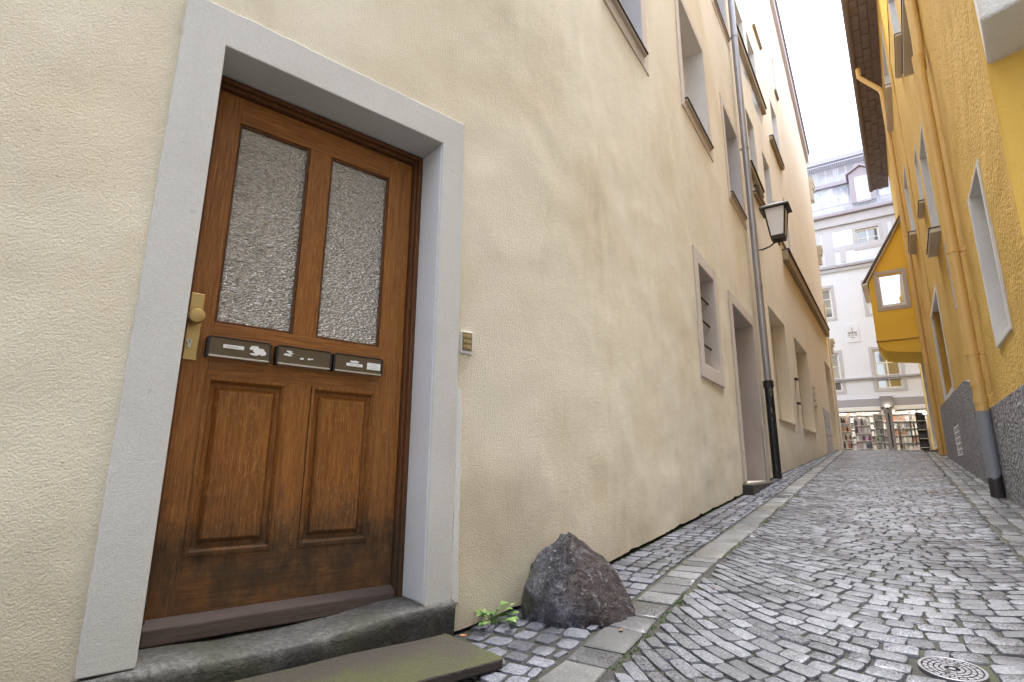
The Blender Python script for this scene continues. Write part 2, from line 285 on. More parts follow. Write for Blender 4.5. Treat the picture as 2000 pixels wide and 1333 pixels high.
# ------------------------------------------------------------------ mesh helpers
def link(name, mesh, parent=None, mat=None, mw=None, **props):
    o = bpy.data.objects.new(name, mesh); COL.objects.link(o)
    if mw is None: mw = Matrix.Identity(4)
    if parent is not None:
        o.parent = parent; o.matrix_parent_inverse = Matrix.Identity(4)
        o.matrix_basis = WM[parent.name].inverted() @ mw
    else: o.matrix_basis = mw
    WM[o.name] = mw.copy()
    for kk, vv in props.items(): o[kk] = vv
    return o
WM = {}
def thing(name, label, cat, loc, group=None):
    p = dict(label=label, category=cat)
    if group: p['group'] = group
    return link(name, None, mw=Matrix.Translation(Vector(loc)), **p)

class MB:
    def __init__(s): s.v = []; s.f = []; s.mi = []
    def add(s, vs, fs, mi=0):
        b = len(s.v); s.v += [tuple(map(float, p)) for p in vs]; s.f += [tuple(b + i for i in f) for f in fs]; s.mi += [mi] * len(fs); return s
    def box(s, x0, x1, y0, y1, z0, z1, mi=0):
        x0, x1 = sorted((x0, x1)); y0, y1 = sorted((y0, y1)); z0, z1 = sorted((z0, z1))
        vs = [(x, y, z) for z in (z0, z1) for y in (y0, y1) for x in (x0, x1)]
        return s.add(vs, [(0, 2, 3, 1), (4, 5, 7, 6), (0, 1, 5, 4), (2, 6, 7, 3), (0, 4, 6, 2), (1, 3, 7, 5)], mi)
    def prism(s, poly, y0, y1, mi=0):          # poly in (x,z), extruded along y
        n = len(poly); vs = [(p[0], y0, p[1]) for p in poly] + [(p[0], y1, p[1]) for p in poly]
        fs = [tuple(range(n)), tuple(range(2 * n - 1, n - 1, -1))] + [(i, i + n, (i + 1) % n + n, (i + 1) % n) for i in range(n)]
        return s.add(vs, fs, mi)
    def tube(s, pts, r, seg=12, mi=0, cap=True):
        pts = [Vector(p) for p in pts]; rs = r if isinstance(r, (list, tuple)) else [r] * len(pts)
        vs = []; fs = []; prev = None
        for i, p in enumerate(pts):
            d = (pts[min(i + 1, len(pts) - 1)] - pts[max(i - 1, 0)]).normalized()
            a = prev if prev is not None else (Vector((1, 0, 0)) if abs(d.x) < 0.8 else Vector((0, 1, 0)))
            x = (a - d * a.dot(d)).normalized(); y = d.cross(x); prev = x
            for j in range(seg):
                t = 2 * math.pi * j / seg; vs.append(p + (x * math.cos(t) + y * math.sin(t)) * rs[i])
        for i in range(len(pts) - 1):
            for j in range(seg):
                a = i * seg + j; b = i * seg + (j + 1) % seg; fs.append((a, b, b + seg, a + seg))
        if cap: fs += [tuple(range(seg - 1, -1, -1)), tuple(range((len(pts) - 1) * seg, len(pts) * seg))]
        return s.add(vs, fs, mi)
    def mesh(s, name, mats, smooth=None):
        me = bpy.data.meshes.new(name); me.from_pydata(s.v, [], s.f); me.validate(verbose=False)
        for m in (mats if isinstance(mats, (list, tuple)) else [mats]): me.materials.append(m)
        if len(s.mi) == len(me.polygons): me.polygons.foreach_set('material_index', s.mi)
        bm = bmesh.new(); bm.from_mesh(me); bmesh.ops.recalc_face_normals(bm, faces=bm.faces); bm.to_mesh(me); bm.free()
        if smooth is not None:
            me.shade_smooth(); me.set_sharp_from_angle(angle=math.radians(smooth))
        return me
    def build(s, name, mats, parent=None, mw=None, smooth=None, bevel=None, seg=2, **props):
        o = link(name, s.mesh(name, mats, smooth), parent, mw=mw, **props)
        if bevel:
            b = o.modifiers.new('bevel', 'BEVEL'); b.width = bevel; b.segments = seg; b.limit_method = 'ANGLE'; b.angle_limit = math.radians(40)
        return o

class Frame:      # x along the wall, y into the wall, z up
    def __init__(s, P0, x, y):
        s.P0 = np.array(P0, float); s.x = np.array(x, float); s.y = np.array(y, float)
        s.mw = Matrix(((x[0], y[0], 0, P0[0]), (x[1], y[1], 0, P0[1]), (0, 0, 1, 0), (0, 0, 0, 1)))
    def at(s, u, v, off=0.0):
        r = ray(u, v); k = (s.y @ s.P0 + off) / (s.y @ r); P = r * k
        return float((P - s.P0) @ s.x), float(P[2])
    def w(s, x, y, z): p = s.P0 + s.x * x + s.y * y; return (p[0], p[1], z)
def dirs(a):
    t = math.radians(a); return np.array([math.sin(t), math.cos(t), 0.0]), np.array([math.cos(t), -math.sin(t), 0.0])
dA, nA = dirs(49.83); FA = Frame(-nA * 1.9, dA, -nA)
dB, nB = dirs(33.3); FB = Frame(-nB * 1.2908, dB, -nB)
J2 = np.array([4.09, 8.58, 0.0]); dC, nC = dirs(34.8); FC = Frame(J2, dC, -nC)
dR, nR = dirs(35.5); RP = np.array([4.80, 5.38, 0.0]); FR = Frame(RP, -dR, nR)          # x = -s (towards the camera)
dF = dirs(125)[0]; FF = Frame([28 * math.sin(math.radians(34)), 28 * math.cos(math.radians(34)), 0], dF, dR)

OPH = 11.0
GS = [-40, -5, 0, 1.84, 3.03, 6.67, 9.5, 20.6, 24, 27, 60]; GZ = [-2.2, -0.95, -0.77, -0.64, -0.53, -0.32, -0.14, 0.52, 0.60, 0.56, 0.50]
def g(s): return float(np.interp(s, GS, GZ))
def gxy(x, y): return g(x * dB[0] + y * dB[1])
def sn(s, n, z): return (s * dB[0] + n * nB[0], s * dB[1] + n * nB[1], z)
def nz(x, y, z, sc): return mnoise.noise(Vector((x * sc, y * sc, z * sc)))

# ------------------------------------------------------------------ wall sheets with openings
def wall_sheet(mb, pt, xs, zs, holes, zbot=None, disp=0.0, dsc=1.0, thick=0.35, keep=None, mi=0):
    """grid of (x,z) cells with rectangular openings; pt(x,y,z)->point, y into the wall"""
    xs = sorted(set(round(v, 5) for v in xs)); zs = sorted(set(round(v, 5) for v in zs)); idx = {}; vs = []; fs = []
    def vid(i, j):
        if (i, j) not in idx:
            x, z = xs[i], zs[j]
            if zbot is not None: z = max(z, zbot(x))
            d = 0.0
            if disp:
                d = disp * (0.5 + 0.6 * nz(x, 0.3, z, 1.3 * dsc) + 0.35 * nz(x, 1.7, z, 4.5 * dsc) + 0.2 * nz(x, 3.1, z, 14 * dsc)); d = max(0.0, d)
            idx[(i, j)] = len(vs); vs.append(pt(x, d, z))
        return idx[(i, j)]
    for i in range(len(xs) - 1):
        xm = (xs[i] + xs[i + 1]) / 2
        for j in range(len(zs) - 1):
            zm = (zs[j] + zs[j + 1]) / 2
            if zbot is not None and zs[j + 1] <= zbot(xm) + 0.001: continue
            if any(h[0] < xm < h[1] and h[2] < zm < h[3] for h in holes): continue
            fs.append((vid(i, j), vid(i + 1, j), vid(i + 1, j + 1), vid(i, j + 1)))
    mb.add(vs, fs, mi)
def steps(a, b, d): return list(np.linspace(a, b, max(2, int(abs(b - a) / d) + 1)))
def with_edges(xs, holes, i0, i1, eps=0.02):
    ed = [h[i] for h in holes for i in (i0, i1)]
    return [x for x in xs if all(abs(x - e) > eps for e in ed)] + ed

def window(fr, root, x0, x1, z0, z1, depth=0.2, band=0.0, bandmat='pink_stone', reveal='white_reveal', proud=0.012, nx=2, nzp=3, glass='glass',
           fw=0.05, sill=None, sillmats=('sill_dark', 'sill_stone'), frame='white_frame', label=None, inner=True, bandsides=(1, 1, 1, 1), name='window', bars=None):
    """window > window_frame, pane, sill ; x0<x1 opening in wall coordinates"""
    mb = MB(); t = 0.03; y0 = 0.003
    mb.box(x0 - t, x0, y0, depth, z0 - t, z1 + t, 0); mb.box(x1, x1 + t, y0, depth, z0 - t, z1 + t, 0)
    mb.box(x0, x1, y0, depth, z1, z1 + t, 0); mb.box(x0, x1, y0, depth, z0 - t, z0, 0)
    if band:
        b = band; e = 0.002
        if bandsides[0]: mb.box(x0 - b, x0 - e, -proud, 0.05, z0 - b * bandsides[3], z1 + b * bandsides[1], 1)
        if bandsides[2]: mb.box(x1 + e, x1 + b, -proud, 0.05, z0 - b * bandsides[3], z1 + b * bandsides[1], 1)
        if bandsides[1]: mb.box(x0 - e, x1 + e, -proud + 0.001, 0.05, z1 + e, z1 + b, 1)
        if bandsides[3]: mb.box(x0 - e, x1 + e, -proud + 0.001, 0.05, z0 - b, z0 - e, 1)
    w = mb.build(name, [M[reveal], M[bandmat]], root, fr.mw, bevel=0.006)
    if label: w['label'] = label
    yb = depth - 0.05
    if inner:
        f = MB(); f.box(x0, x0 + fw, yb, depth, z0, z1); f.box(x1 - fw, x1, yb, depth, z0, z1)
        f.box(x0 + fw, x1 - fw, yb, depth, z0, z0 + fw); f.box(x0 + fw, x1 - fw, yb, depth, z1 - fw, z1)
        iw = (x1 - x0 - 2 * fw); ih = (z1 - z0 - 2 * fw); mw_ = fw * 0.8
        for i in range(1, nx): c = x0 + fw + iw * i / nx; f.box(c - mw_ / 2, c + mw_ / 2, yb + 0.003, depth, z0 + fw, z1 - fw)
        for j in range(1, nzp): c = z0 + fw + ih * j / nzp; f.box(x0 + fw, x1 - fw, yb + 0.008, depth - 0.004, c - mw_ * 0.3, c + mw_ * 0.3)
        f.build('window_frame', M[frame], w, fr.mw)
        me = None
        for i in range(nx):
            for j in range(nzp):
                xa = x0 + fw + iw * i / nx; za = z0 + fw + ih * j / nzp
                p = MB(); p.box(xa + .004, xa + iw / nx - .004, depth - 0.02, depth - 0.012, za + .004, za + ih / nzp - .004)
                p.build('pane', M[glass], w, fr.mw)
        bk = MB(); bk.box(x0 - t, x1 + t, depth + 0.002, depth + 0.02, z0 - t, z1 + t); bk.build('curtain', M['interior'], w, fr.mw)
    if sill:
        pr, th, ov, gap = sill
        s_ = MB(); s_.box(x0 - ov, x1 + ov, -pr, 0.02, z0 - th - gap, z0 - gap, 1)
        s_.box(x0 - ov - .006, x1 + ov + .006, -pr - 0.012, 0.03, z0 - gap, z0 - gap + 0.022, 0)
        s_.build('sill', [M[sillmats[0]], M[sillmats[1]]], w, fr.mw, bevel=0.004)
    if bars:
        for q in range(bars[0]):
            c = x0 + (x1 - x0) * (q + 1) / (bars[0] + 1); b_ = MB(); b_.tube([fr_pt(c, 0.09, z0), fr_pt(c, 0.09, z1)], 0.009, 6); b_.build('window_bar', M['rust'], w, fr.mw)
        for q in range(bars[1]):
            c = z0 + (z1 - z0) * (q + 1) / (bars[1] + 1); b_ = MB(); b_.tube([fr_pt(x0, 0.075, c), fr_pt(x1, 0.075, c)], 0.011, 6); b_.build('window_bar', M['rust'], w, fr.mw)
    return w
def fr_pt(x, y, z): return (x, y, z)

def pipe(fr, root, pts, r, mat, name='drainpipe', brackets=(), collars=(), seg=14):
    o = MB().tube(pts, r, seg).build(name, mat, root, fr.mw, smooth=40)
    for (x, y, z) in brackets:
        b = MB(); b.tube([(x, y, z - 0.016), (x, y, z + 0.016)], r + 0.007, seg); b.box(x - 0.012, x + 0.012, y, 0.03, z - 0.012, z + 0.012)
        b.build('pipe_bracket', mat, o, fr.mw, smooth=40)
    for (x, y, z) in collars:
        MB().tube([(x, y, z - 0.03), (x, y, z + 0.03)], r + 0.006, seg).build('pipe_collar', mat, o, fr.mw, smooth=40)
    return o

# =================================================================== GROUND
road = MB()
ss = [-40, -20, -8, -5, -3] + steps(-2, 22, 0.5) + [22.8, 24, 25.5, 27, 32, 45, 60]; ns = [-60, -30, -12, -6, -3, -1.6, -1, 0, 1, 1.6, 3, 6, 12, 30, 60]
road.add([sn(s, n, g(s) - 0.010) for s in ss for n in ns], [(i * len(ns) + j, i * len(ns) + j + 1, (i + 1) * len(ns) + j + 1, (i + 1) * len(ns) + j) for i in range(len(ss) - 1) for j in range(len(ns) - 1)])
road = road.build('road', M['dirt'], kind='structure')

def stone(quad, h=0.03, gap=0.006, dome=0.0018, rnd=0.35, jit=0.004, endk=1.0):
    """a rounded sett from a ground quad ((s,n) corners): rim, bevel ring, domed centre"""
    q = [np.array(p) for p in quad]; c = sum(q) / 4; ring = []
    for i in range(4):
        a, b, d = q[i - 1], q[i], q[(i + 1) % 4]
        for (e, tt) in ((a, 0.22), (d, 0.22)):
            p = b + (e - b) * tt * rnd * 2.0 * random.uniform(.5, 1.3); ax_ = (q[1] - q[0]) / max(1e-6, np.linalg.norm(q[1] - q[0])); dv = c - p; along = float(dv @ ax_); cross_ = dv - ax_ * along; p = p + ax_ * np.sign(along) * min(gap * endk, abs(along) * .5) + cross_ / max(1e-6, np.linalg.norm(cross_)) * gap
            ring.append(p + np.array([random.uniform(-jit, jit), random.uniform(-jit, jit)]))
    big = np.linalg.norm(q[2] - q[0]); kk_ = .032 if big < .2 else .012; tl = random.uniform(-kk_, kk_), random.uniform(-kk_, kk_); dz = random.uniform(-0.0022, 0.0022)
    vs = []
    for (f, zz) in ((1.0, -h), (1.0, -0.006), (0.95, -0.001), (0.6, dome * 0.8 + random.uniform(-.0006, .0006))):
        for p in ring:
            pp = c + (p - c) * f; o = pp - c
            vs.append(sn(pp[0], pp[1], g(pp[0]) + zz + dz + tl[0] * o[0] + tl[1] * o[1] + (random.uniform(-.0012, .0012) if f < 1 and big < .17 else 0)))
    vs.append(sn(c[0], c[1], g(c[0]) + dome + dz)); n = 8; fs = []
    for k_ in range(3):
        for i in range(n): fs.append((k_ * n + i, k_ * n + (i + 1) % n, (k_ + 1) * n + (i + 1) % n, (k_ + 1) * n + i))
    for i in range(n): fs.append((3 * n + i, 3 * n + (i + 1) % n, 4 * n))
    return vs, fs, c
def in_view(p):
    q = CAM_M.T @ np.array(p)
    if q[2] <= 0.1: return None
    u = CX + FPX * q[0] / q[2]; v = CY - FPX * q[1] / q[2]
    return (u, v, q[2]) if -40 < u < 2040 and 0 < v < 1380 else None
def lay(stones, name, parent, mat, limit=300):
    """the stones that show largest are objects of their own, the rest one mesh"""
    vis = []
    for i, (vs, fs, c) in enumerate(stones):
        w = in_view(vs[-1])
        if w: vis.append((w[2], i))
    single = {i for _, i in sorted(vis)[:limit]}; rest = MB()
    for i, (vs, fs, c) in enumerate(stones):
        if i in single:
            m = MB().add(vs, fs); m.build(name, mat, parent, smooth=38)
        else: rest.add(vs, fs)
    if rest.v: rest.build(name + 's', mat, parent, smooth=38, kind='stuff')

MH = np.array([2.28, 0.122]); MHR = 0.086
def rightedge(s): return 1.05 + 0.040 * (s - 7.0)
def gut(s): return rightedge(s) - 0.34
# carriageway: setts in U-shaped courses
stones = []; pitch = 0.077; s0 = -0.6; row = 0
KL, NC = -0.79, 0.10
def offcover(p):
    d = np.array(p) - MH; L = np.hypot(*d)
    return p if L > MHR + .006 else tuple(MH + d / L * (MHR + .006))
while s0 < 21.3:
    nl, nr = KL, None; h = pitch * random.uniform(0.93, 1.07)
    def course(n_, base): 
        hw = 0.88; x = (n_ - (NC + 0.02 * (base - 5))) / hw
        return base + 0.60 * (x * x) + 0.018 * nz(n_ * 3, base * 2, 0, 1.0)
    nrr = gut(s0); n_ = KL - 0.17 - random.random() * 0.1
    while n_ < nrr + 0.15:
        w = random.uniform(0.072, 0.122); a, b = n_, n_ + w; sk = random.uniform(-0.007, 0.007)
        x = ((a + b) / 2 - NC) / 0.88; dn = -(2 * 0.60 * x / 0.88) * h * 0.55      # joints run across the course
        cl = lambda t: min(max(t, KL), nrr)
        na = [cl(a), cl(b), cl(b + dn + sk), cl(a + dn + sk)]
        q = [(course(na[0], s0), na[0]), (course(na[1], s0), na[1]), (course(na[2], s0 + h), na[2]), (course(na[3], s0 + h), na[3])]
        c = np.mean(np.array(q), axis=0)
        if max(na[1] - na[0], na[2] - na[3]) > 0.035 and min(na[1] - na[0], na[2] - na[3]) > 0.012 and np.hypot(*(c - MH)) > MHR + 0.012: stones.append(stone([offcover(p) for p in q], rnd=.30, gap=.0032, jit=.0028, endk=random.uniform(.9, 2.6)))
        n_ += w
    s0 += h; row += 1
lay(stones, 'cobblestone', road, M['sett'])
# strip beside the cream wall
pav = MB(); L_ = steps(0.2, 21.0, 0.5)
pav.add([sn(s, n, g(s) - 0.018) for s in L_ for n in (-1.75, -0.80)], [(2 * i, 2 * i + 1, 2 * i + 3, 2 * i + 2) for i in range(len(L_) - 1)])
pav = pav.build('pavement', M['dirt'], kind='structure')
stones = []; s0 = 0.4
def leftedge(s): return float(np.interp(s, [0, 1.2, 1.55, 1.9, 2.35, 2.9, 21], [-1.20, -1.16, -1.25, -1.45, -1.37, -1.305, -1.30]))
while s0 < 20.5:
    h = random.uniform(0.075, 0.10); n_ = leftedge(s0) + 0.012
    while n_ < -0.985:
        w = random.uniform(0.075, 0.11)
        if n_ + w > -1.0: w = -0.975 - n_
        sk = 0.02 * math.sin(s0 * 3)
        if w > 0.03: stones.append(stone([(s0 + sk, n_), (s0 + sk, n_ + w), (s0 + h + sk, n_ + w), (s0 + h + sk, n_)], jit=0.006))
        n_ += w
    s0 += h
lay(stones, 'paving_sett', pav, M['sett_side'])
kerb = MB(); kerb.add([sn(s, n, g(s) - 0.014) for s in L_ for n in (-0.985, -0.785)], [(2 * i, 2 * i + 1, 2 * i + 3, 2 * i + 2) for i in range(len(L_) - 1)])
kerb = kerb.build('kerb', M['dirt'], kind='structure'); stones = []; dark = []; s0 = 0.5; i = 0
while s0 < 20.5:
    h = random.uniform(0.11, 0.21) if s0 < 3.6 else random.uniform(0.2, 0.5)
    q = [(s0, -0.968), (s0, -0.797), (s0 + h, -0.797), (s0 + h, -0.968)]
    (dark if (random.random() < 0.42 or 6.2 < s0 < 7.4) else stones).append(stone(q, rnd=0.10, jit=0.006, dome=0.003))
    s0 += h
lay(stones, 'kerb_stone', kerb, M['kerb']); lay(dark, 'dark_kerb_stone', kerb, M['slab_stone'])
gutter = MB(); gutter.add([sn(s, gut(s) + (0.0 if j == 0 else 0.6), g(s) - 0.016) for s in L_ for j in (0, 1)], [(2 * i, 2 * i + 1, 2 * i + 3, 2 * i + 2) for i in range(len(L_) - 1)])
gutter = gutter.build('gutter_strip', M['dirt'], kind='structure'); stones = []; 
for r_ in range(3):
    s0 = 0.3 + r_ * 0.11
    while s0 < 19:
        h = random.uniform(0.10, 0.22); a = gut(s0) + r_ * 0.118 + random.uniform(-.012, .012); b = gut(s0) + (r_ + 1) * 0.118 + random.uniform(-.014, .006)
        stones.append(stone([(s0, a), (s0, b), (s0 + h, b + 0.04 * h), (s0 + h, a + 0.04 * h)], rnd=0.15, jit=0.007, dome=0.002)); s0 += h
lay(stones, 'flagstone', gutter, M['slab_stone'])

# =================================================================== CREAM CORNER BUILDING (walls A, bend, B)
BX0, BX1 = 1.40, 3.0                     # end of A (s on A), start of B (s on B)
pA = FA.P0 + dA * BX0; pB = FB.P0 + dB * BX1
# bend control point = intersection of both lines
_m = np.array([[dA[0], -dB[0]], [dA[1], -dB[1]]]); _t = np.linalg.solve(_m, (FB.P0 - FA.P0)[:2]); pJ = FA.P0 + dA * _t[0]
BL = 0.5 * (np.linalg.norm(pJ - pA) + np.linalg.norm(pB - pJ) + np.linalg.norm(pB - pA))
tA = BX1 - BL                             # t where A ends
def plan(t):
    if t >= BX1: return FB.P0 + dB * t, nB
    if t <= tA: return FA.P0 + dA * (t - tA + BX0), nA
    q = (t - tA) / BL; P = (1 - q) ** 2 * pA + 2 * q * (1 - q) * pJ + q * q * pB
    T = 2 * (1 - q) * (pJ - pA) + 2 * q * (pB - pJ); T /= np.linalg.norm(T); return P, np.array([T[1], -T[0], 0])
def ptAB(t, y, z):
    P, n = plan(t); p = P - n * y; return (p[0], p[1], z)
def a2t(s): return s - BX0 + tA
cream = thing('cream_building', 'cream plastered corner building with brown wooden front door in a grey surround', 'building', FA.w(0.7, 0.3, g(1.3)))
DOOR = dict(x0=0.277, x1=1.182, zt=1.425, X0=0.147, X1=1.30, ZT=1.572)
TOPAB = 9.4
hB = {}
def rectpx(fr, nt, fb, off=0.0):            # near-top and far-bottom pixels -> x0,x1,z0,z1
    a = fr.at(*nt, off); b = fr.at(*fb, off); return min(a[0], b[0]), max(a[0], b[0]), min(a[1], b[1]), max(a[1], b[1])
hB['barred'] = (5.40, 6.05, 0.98, 2.02)
hB['door2'] = (6.98, 8.40, -0.19, 2.00)
hB['w1'] = (3.22, 4.02, 3.50, 5.05)
hB['w2'] = (5.38, 6.48, 3.90, 5.32)
hB['w3'] = (7.62, 8.62, 3.80, 5.24)
hB['w4'] = (5.38, 6.48, 7.10, 8.55)
hB['w5'] = (7.62, 8.62, 7.10, 8.55)
holes = [(a2t(DOOR['X0'] + 0.01), a2t(DOOR['X1'] - 0.01), -3, DOOR['ZT'] - 0.01)] + list(hB.values())
ts = with_edges(steps(a2t(-7), a2t(-1.2), 0.5) + steps(a2t(-1.2), 5.2, 0.055) + steps(5.2, 9.42, 0.11), holes, 0, 1)
zs = with_edges(steps(-1.1, 2.4, 0.06) + steps(2.4, 5.4, 0.12) + steps(5.4, TOPAB, 0.4), holes, 2, 3)
def zbAB(t):
    P, n = plan(t); return gxy(P[0], P[1]) + 0.006 + max(0, 0.022 * nz(t, 0, 0, 5) + 0.016 * nz(t, 3, 0, 17)) + (0.008 if t > 2.0 else 0)
mb = MB(); wall_sheet(mb, ptAB, ts, zs, holes, zbAB, disp=0.012)
# sides, back and top of the block
pl = [ptAB(t, 0.02, 0) for t in (a2t(-7), a2t(0), tA, tA + BL * .5, BX1, 9.42)]
bk = [ptAB(9.42, 6, 0), ptAB(a2t(-7), 7, 0)]
ring = [(p[0], p[1]) for p in pl + bk]; n = len(ring)
mb.add([(p[0], p[1], TOPAB) for p in ring], [tuple(range(n))])
for i in (5, 6, 7):
    a, b = ring[i], ring[(i + 1) % n]; mb.add([(a[0], a[1], -1.5), (b[0], b[1], -1.5), (b[0], b[1], TOPAB), (a[0], a[1], TOPAB)], [(0, 1, 2, 3)])
mb.build('wall', M['cream'], cream, smooth=30)
fd = MB(); tt = [t for t in steps(a2t(-7), 9.42, 0.25)]
fd.add([ptAB(t, 0.035, z) for t in tt for z in (-1.6, 0)][:], [])
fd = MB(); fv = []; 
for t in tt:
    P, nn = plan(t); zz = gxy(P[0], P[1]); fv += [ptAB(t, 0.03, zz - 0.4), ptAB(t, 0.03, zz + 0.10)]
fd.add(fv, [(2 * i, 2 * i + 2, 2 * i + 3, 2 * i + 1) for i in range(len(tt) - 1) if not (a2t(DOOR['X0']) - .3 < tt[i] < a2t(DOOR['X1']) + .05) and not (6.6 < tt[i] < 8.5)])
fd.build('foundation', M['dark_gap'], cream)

# --- front door surround
def jitter_strip(mb, x0, x1, z0, z1, y0, y1, mi=0, seg=40, side='l', amp=0.003):
    """vertical slab whose outer edge is slightly ragged"""
    zz = np.linspace(z0, z1, seg + 1); vs = []; fs = []
    for z in zz:
        j = amp * (nz(x0, z, 0, 12) + nz(x1, z, 2, 40)); a = x0 + (j if side == 'l' else 0); b = x1 + (j if side == 'r' else 0)
        vs += [(a, y0, z), (b, y0, z), (b, y1, z), (a, y1, z)]
    for i in range(seg):
        for q in range(4): fs.append((i * 4 + q, i * 4 + (q + 1) % 4, i * 4 + 4 + (q + 1) % 4, i * 4 + 4 + q))
    fs += [(0, 1, 2, 3), tuple(seg * 4 + q for q in (3, 2, 1, 0))]; mb.add(vs, fs, mi)
D = DOOR; yl = 0.188
sur = MB()
def rag(p, q, n_, dx, dz): 
    return [(p[0] + (q[0] - p[0]) * t / n_ + dx * .003 * (nz(t * 1.0, p[0], 0, .9) + nz(t, p[1], 3, 2.3)), p[1] + (q[1] - p[1]) * t / n_ + dz * .003 * (nz(t, q[0], 5, .9) + nz(t, q[1], 7, 2.3))) for t in range(n_ + 1)]
outl = rag((D['X0'], -.545), (D['X0'], D['ZT']), 50, 1, 0)[:-1] + rag((D['X0'], D['ZT']), (D['X1'], D['ZT']), 30, 0, 1)[:-1] + rag((D['X1'], D['ZT']), (D['X1'], -.525), 50, 1, 0) + [(D['x1'], -.525), (D['x1'], D['zt']), (D['x0'], D['zt']), (D['x0'], -.545)]
sur.prism(outl, -.005, yl + .08, 0)
# repainted inner reveals
sur.box(D['x1'] - 0.004, D['x1'] + .02, 0.004, yl, -0.515, D['zt'] - .003, 1); sur.box(D['x0'] - .02, D['x0'] + .003, 0.004, yl, -0.535, D['zt'] - .003, 1)
sur.build('door_surround', [M['surround'], M['reveal_paint']], cream, FA.mw, bevel=0.004)
tu = MB(); ed = rag((D['X1'] + .034, -.53), (D['X1'] + .026, .30), 30, 2.0, 0); tu.prism([(D['X1'] + .001, -.53)] + ed + [(D['X1'] + .001, .32)], -.0025, .02); tu.build('touched_up_strip', M['white_reveal'], cream, FA.mw, bevel=.001)

# --- front door
door = thing_door = None
fx0, fx1, fzt, fzb = D['x0'] + .004, D['x1'] - .004, D['zt'] - .003, -0.56
fr_ = MB(); yb = yl + 0.06
fr_.box(fx0, fx0 + .03, yl - .012, yb, fzb, fzt); fr_.box(fx1 - .032, fx1, yl - .012, yb, fzb, fzt); fr_.box(fx0 + .03, fx1 - .032, yl - .012, yb, fzt - .034, fzt)
fr_.box(fx1 - .020, fx1, yl - .028, yl - .012, fzb, fzt); fr_.box(fx0, fx1 - .020, yl - .028, yl - .012, fzt - .020, fzt)
fr_.build('door_frame', M['frame_wood'], cream, FA.mw, bevel=0.004)
YD = yl + 0.012
def q4(pts, off): return [FA.at(u, v, off) for u, v in pts]
def bbox(pts, off):
    q = q4(pts, off); xs_ = [p[0] for p in q]; zs_ = [p[1] for p in q]
    xs_.sort(); zs_.sort(); h = len(q) // 2
    return sum(xs_[:h]) / h, sum(xs_[h:]) / h, sum(zs_[:h]) / h, sum(zs_[h:]) / h
g1 = bbox([(470, 240), (607, 290), (573, 653), (418, 632)], YD); g2 = bbox([(648, 308), (760, 347), (742, 677), (617, 660)], YD)
p1 = bbox([(402, 735), (561, 748), (533, 1073), (357, 1090)], YD); p2 = bbox([(608, 755), (735, 765), (718, 1055), (582, 1068)], YD)
lx0, lx1 = fx0 + .033, fx1 - .035; lzt = fzt - .037; lzb = FA.at(768, 1175, YD)[1] + .004
gz0 = (g1[2] + g2[2]) / 2; gz1 = (g1[3] + g2[3]) / 2; pz0 = (p1[2] + p2[2]) / 2; pz1 = (p1[3] + p2[3]) / 2
leaf = MB(); yq = YD + 0.042
leaf.box(lx0, g1[0], YD, yq, lzb, lzt, 0); leaf.box(g2[1], lx1, YD, yq, lzb, lzt, 0)
leaf.box(g1[1], g2[0], YD + .001, yq, gz0, gz1, 0); leaf.box(p1[1], p2[0], YD + .001, yq, pz0, pz1, 0)
leaf.box(g1[0], g2[1], YD + .0008, yq, gz1, lzt, 1); leaf.box(g1[0], g2[1], YD + .0008, yq, pz1, gz0, 1); leaf.box(g1[0], g2[1], YD + .0008, yq, lzb, pz0, 1)
# fill between stiles where panels are inset
leaf.box(g1[0] + .0005, p1[0], YD + .0015, yq, pz0, pz1, 0); leaf.box(p2[1], g2[1] - .0005, YD + .0015, yq, pz0, pz1, 0)
door = leaf.build('front_door', [M['door_wood'], M['rail_wood']], cream, FA.mw, bevel=0.004, label='weathered brown oak front door with two ribbed glass panes')
for gg in (g1, g2):
    p = MB(); nxg, nzg = 2, 2; p.box(gg[0], gg[1], YD + .018, YD + .026, gz0, gz1); p.build('glass_pane', M['privacy_glass'], door, FA.mw)
    b = MB(); w_ = .010
    b.box(gg[0], gg[0] + w_, YD + .006, YD + .0175, gz0, gz1); b.box(gg[1] - w_, gg[1], YD + .006, YD + .0175, gz0, gz1)
    b.box(gg[0] + w_, gg[1] - w_, YD + .006, YD + .0175, gz0, gz0 + w_); b.box(gg[0] + w_, gg[1] - w_, YD + .006, YD + .0175, gz1 - w_, gz1)
    b.build('glazing_bead', M['frame_wood'], door, FA.mw, bevel=0.003)
for pp in (p1, p2):
    x0, x1 = pp[0], pp[1]; m_ = 0.052; b = MB()
    def rr(e, y): return [(x0 + e, y, pz0 + e), (x1 - e, y, pz0 + e), (x1 - e, y, pz1 - e), (x0 + e, y, pz1 - e)]
    prof = [(0, YD - .004), (.012, YD - .005), (.018, YD + .004), (.022, YD + .020), (.036, YD + .022), (.040, YD + .015), (.050, YD + .004), (.054, YD + .003)]
    vs = []; fs = []
    for e, y in prof: vs += rr(e, y)
    for i in range(len(prof) - 1):
        for q in range(4): fs.append((i * 4 + q, i * 4 + (q + 1) % 4, i * 4 + 4 + (q + 1) % 4, i * 4 + 4 + q))
    fs.append(tuple((len(prof) - 1) * 4 + q for q in range(4))); b.add(vs, fs); b.build('door_panel', M['panel_wood'], door, FA.mw)
wz = FA.at(768, 1149, YD - .03)[1]
wb = MB(); wb.prism([(0, 0)] * 3, 0, 0) if False else None
wx0, wx1 = lx0 - .012, lx1
wbp = [(YD - .002, wz + .012), (YD - .016, wz + .006), (YD - .042, wz - .012), (YD - .044, lzb - .008), (YD - .002, lzb - .004)]
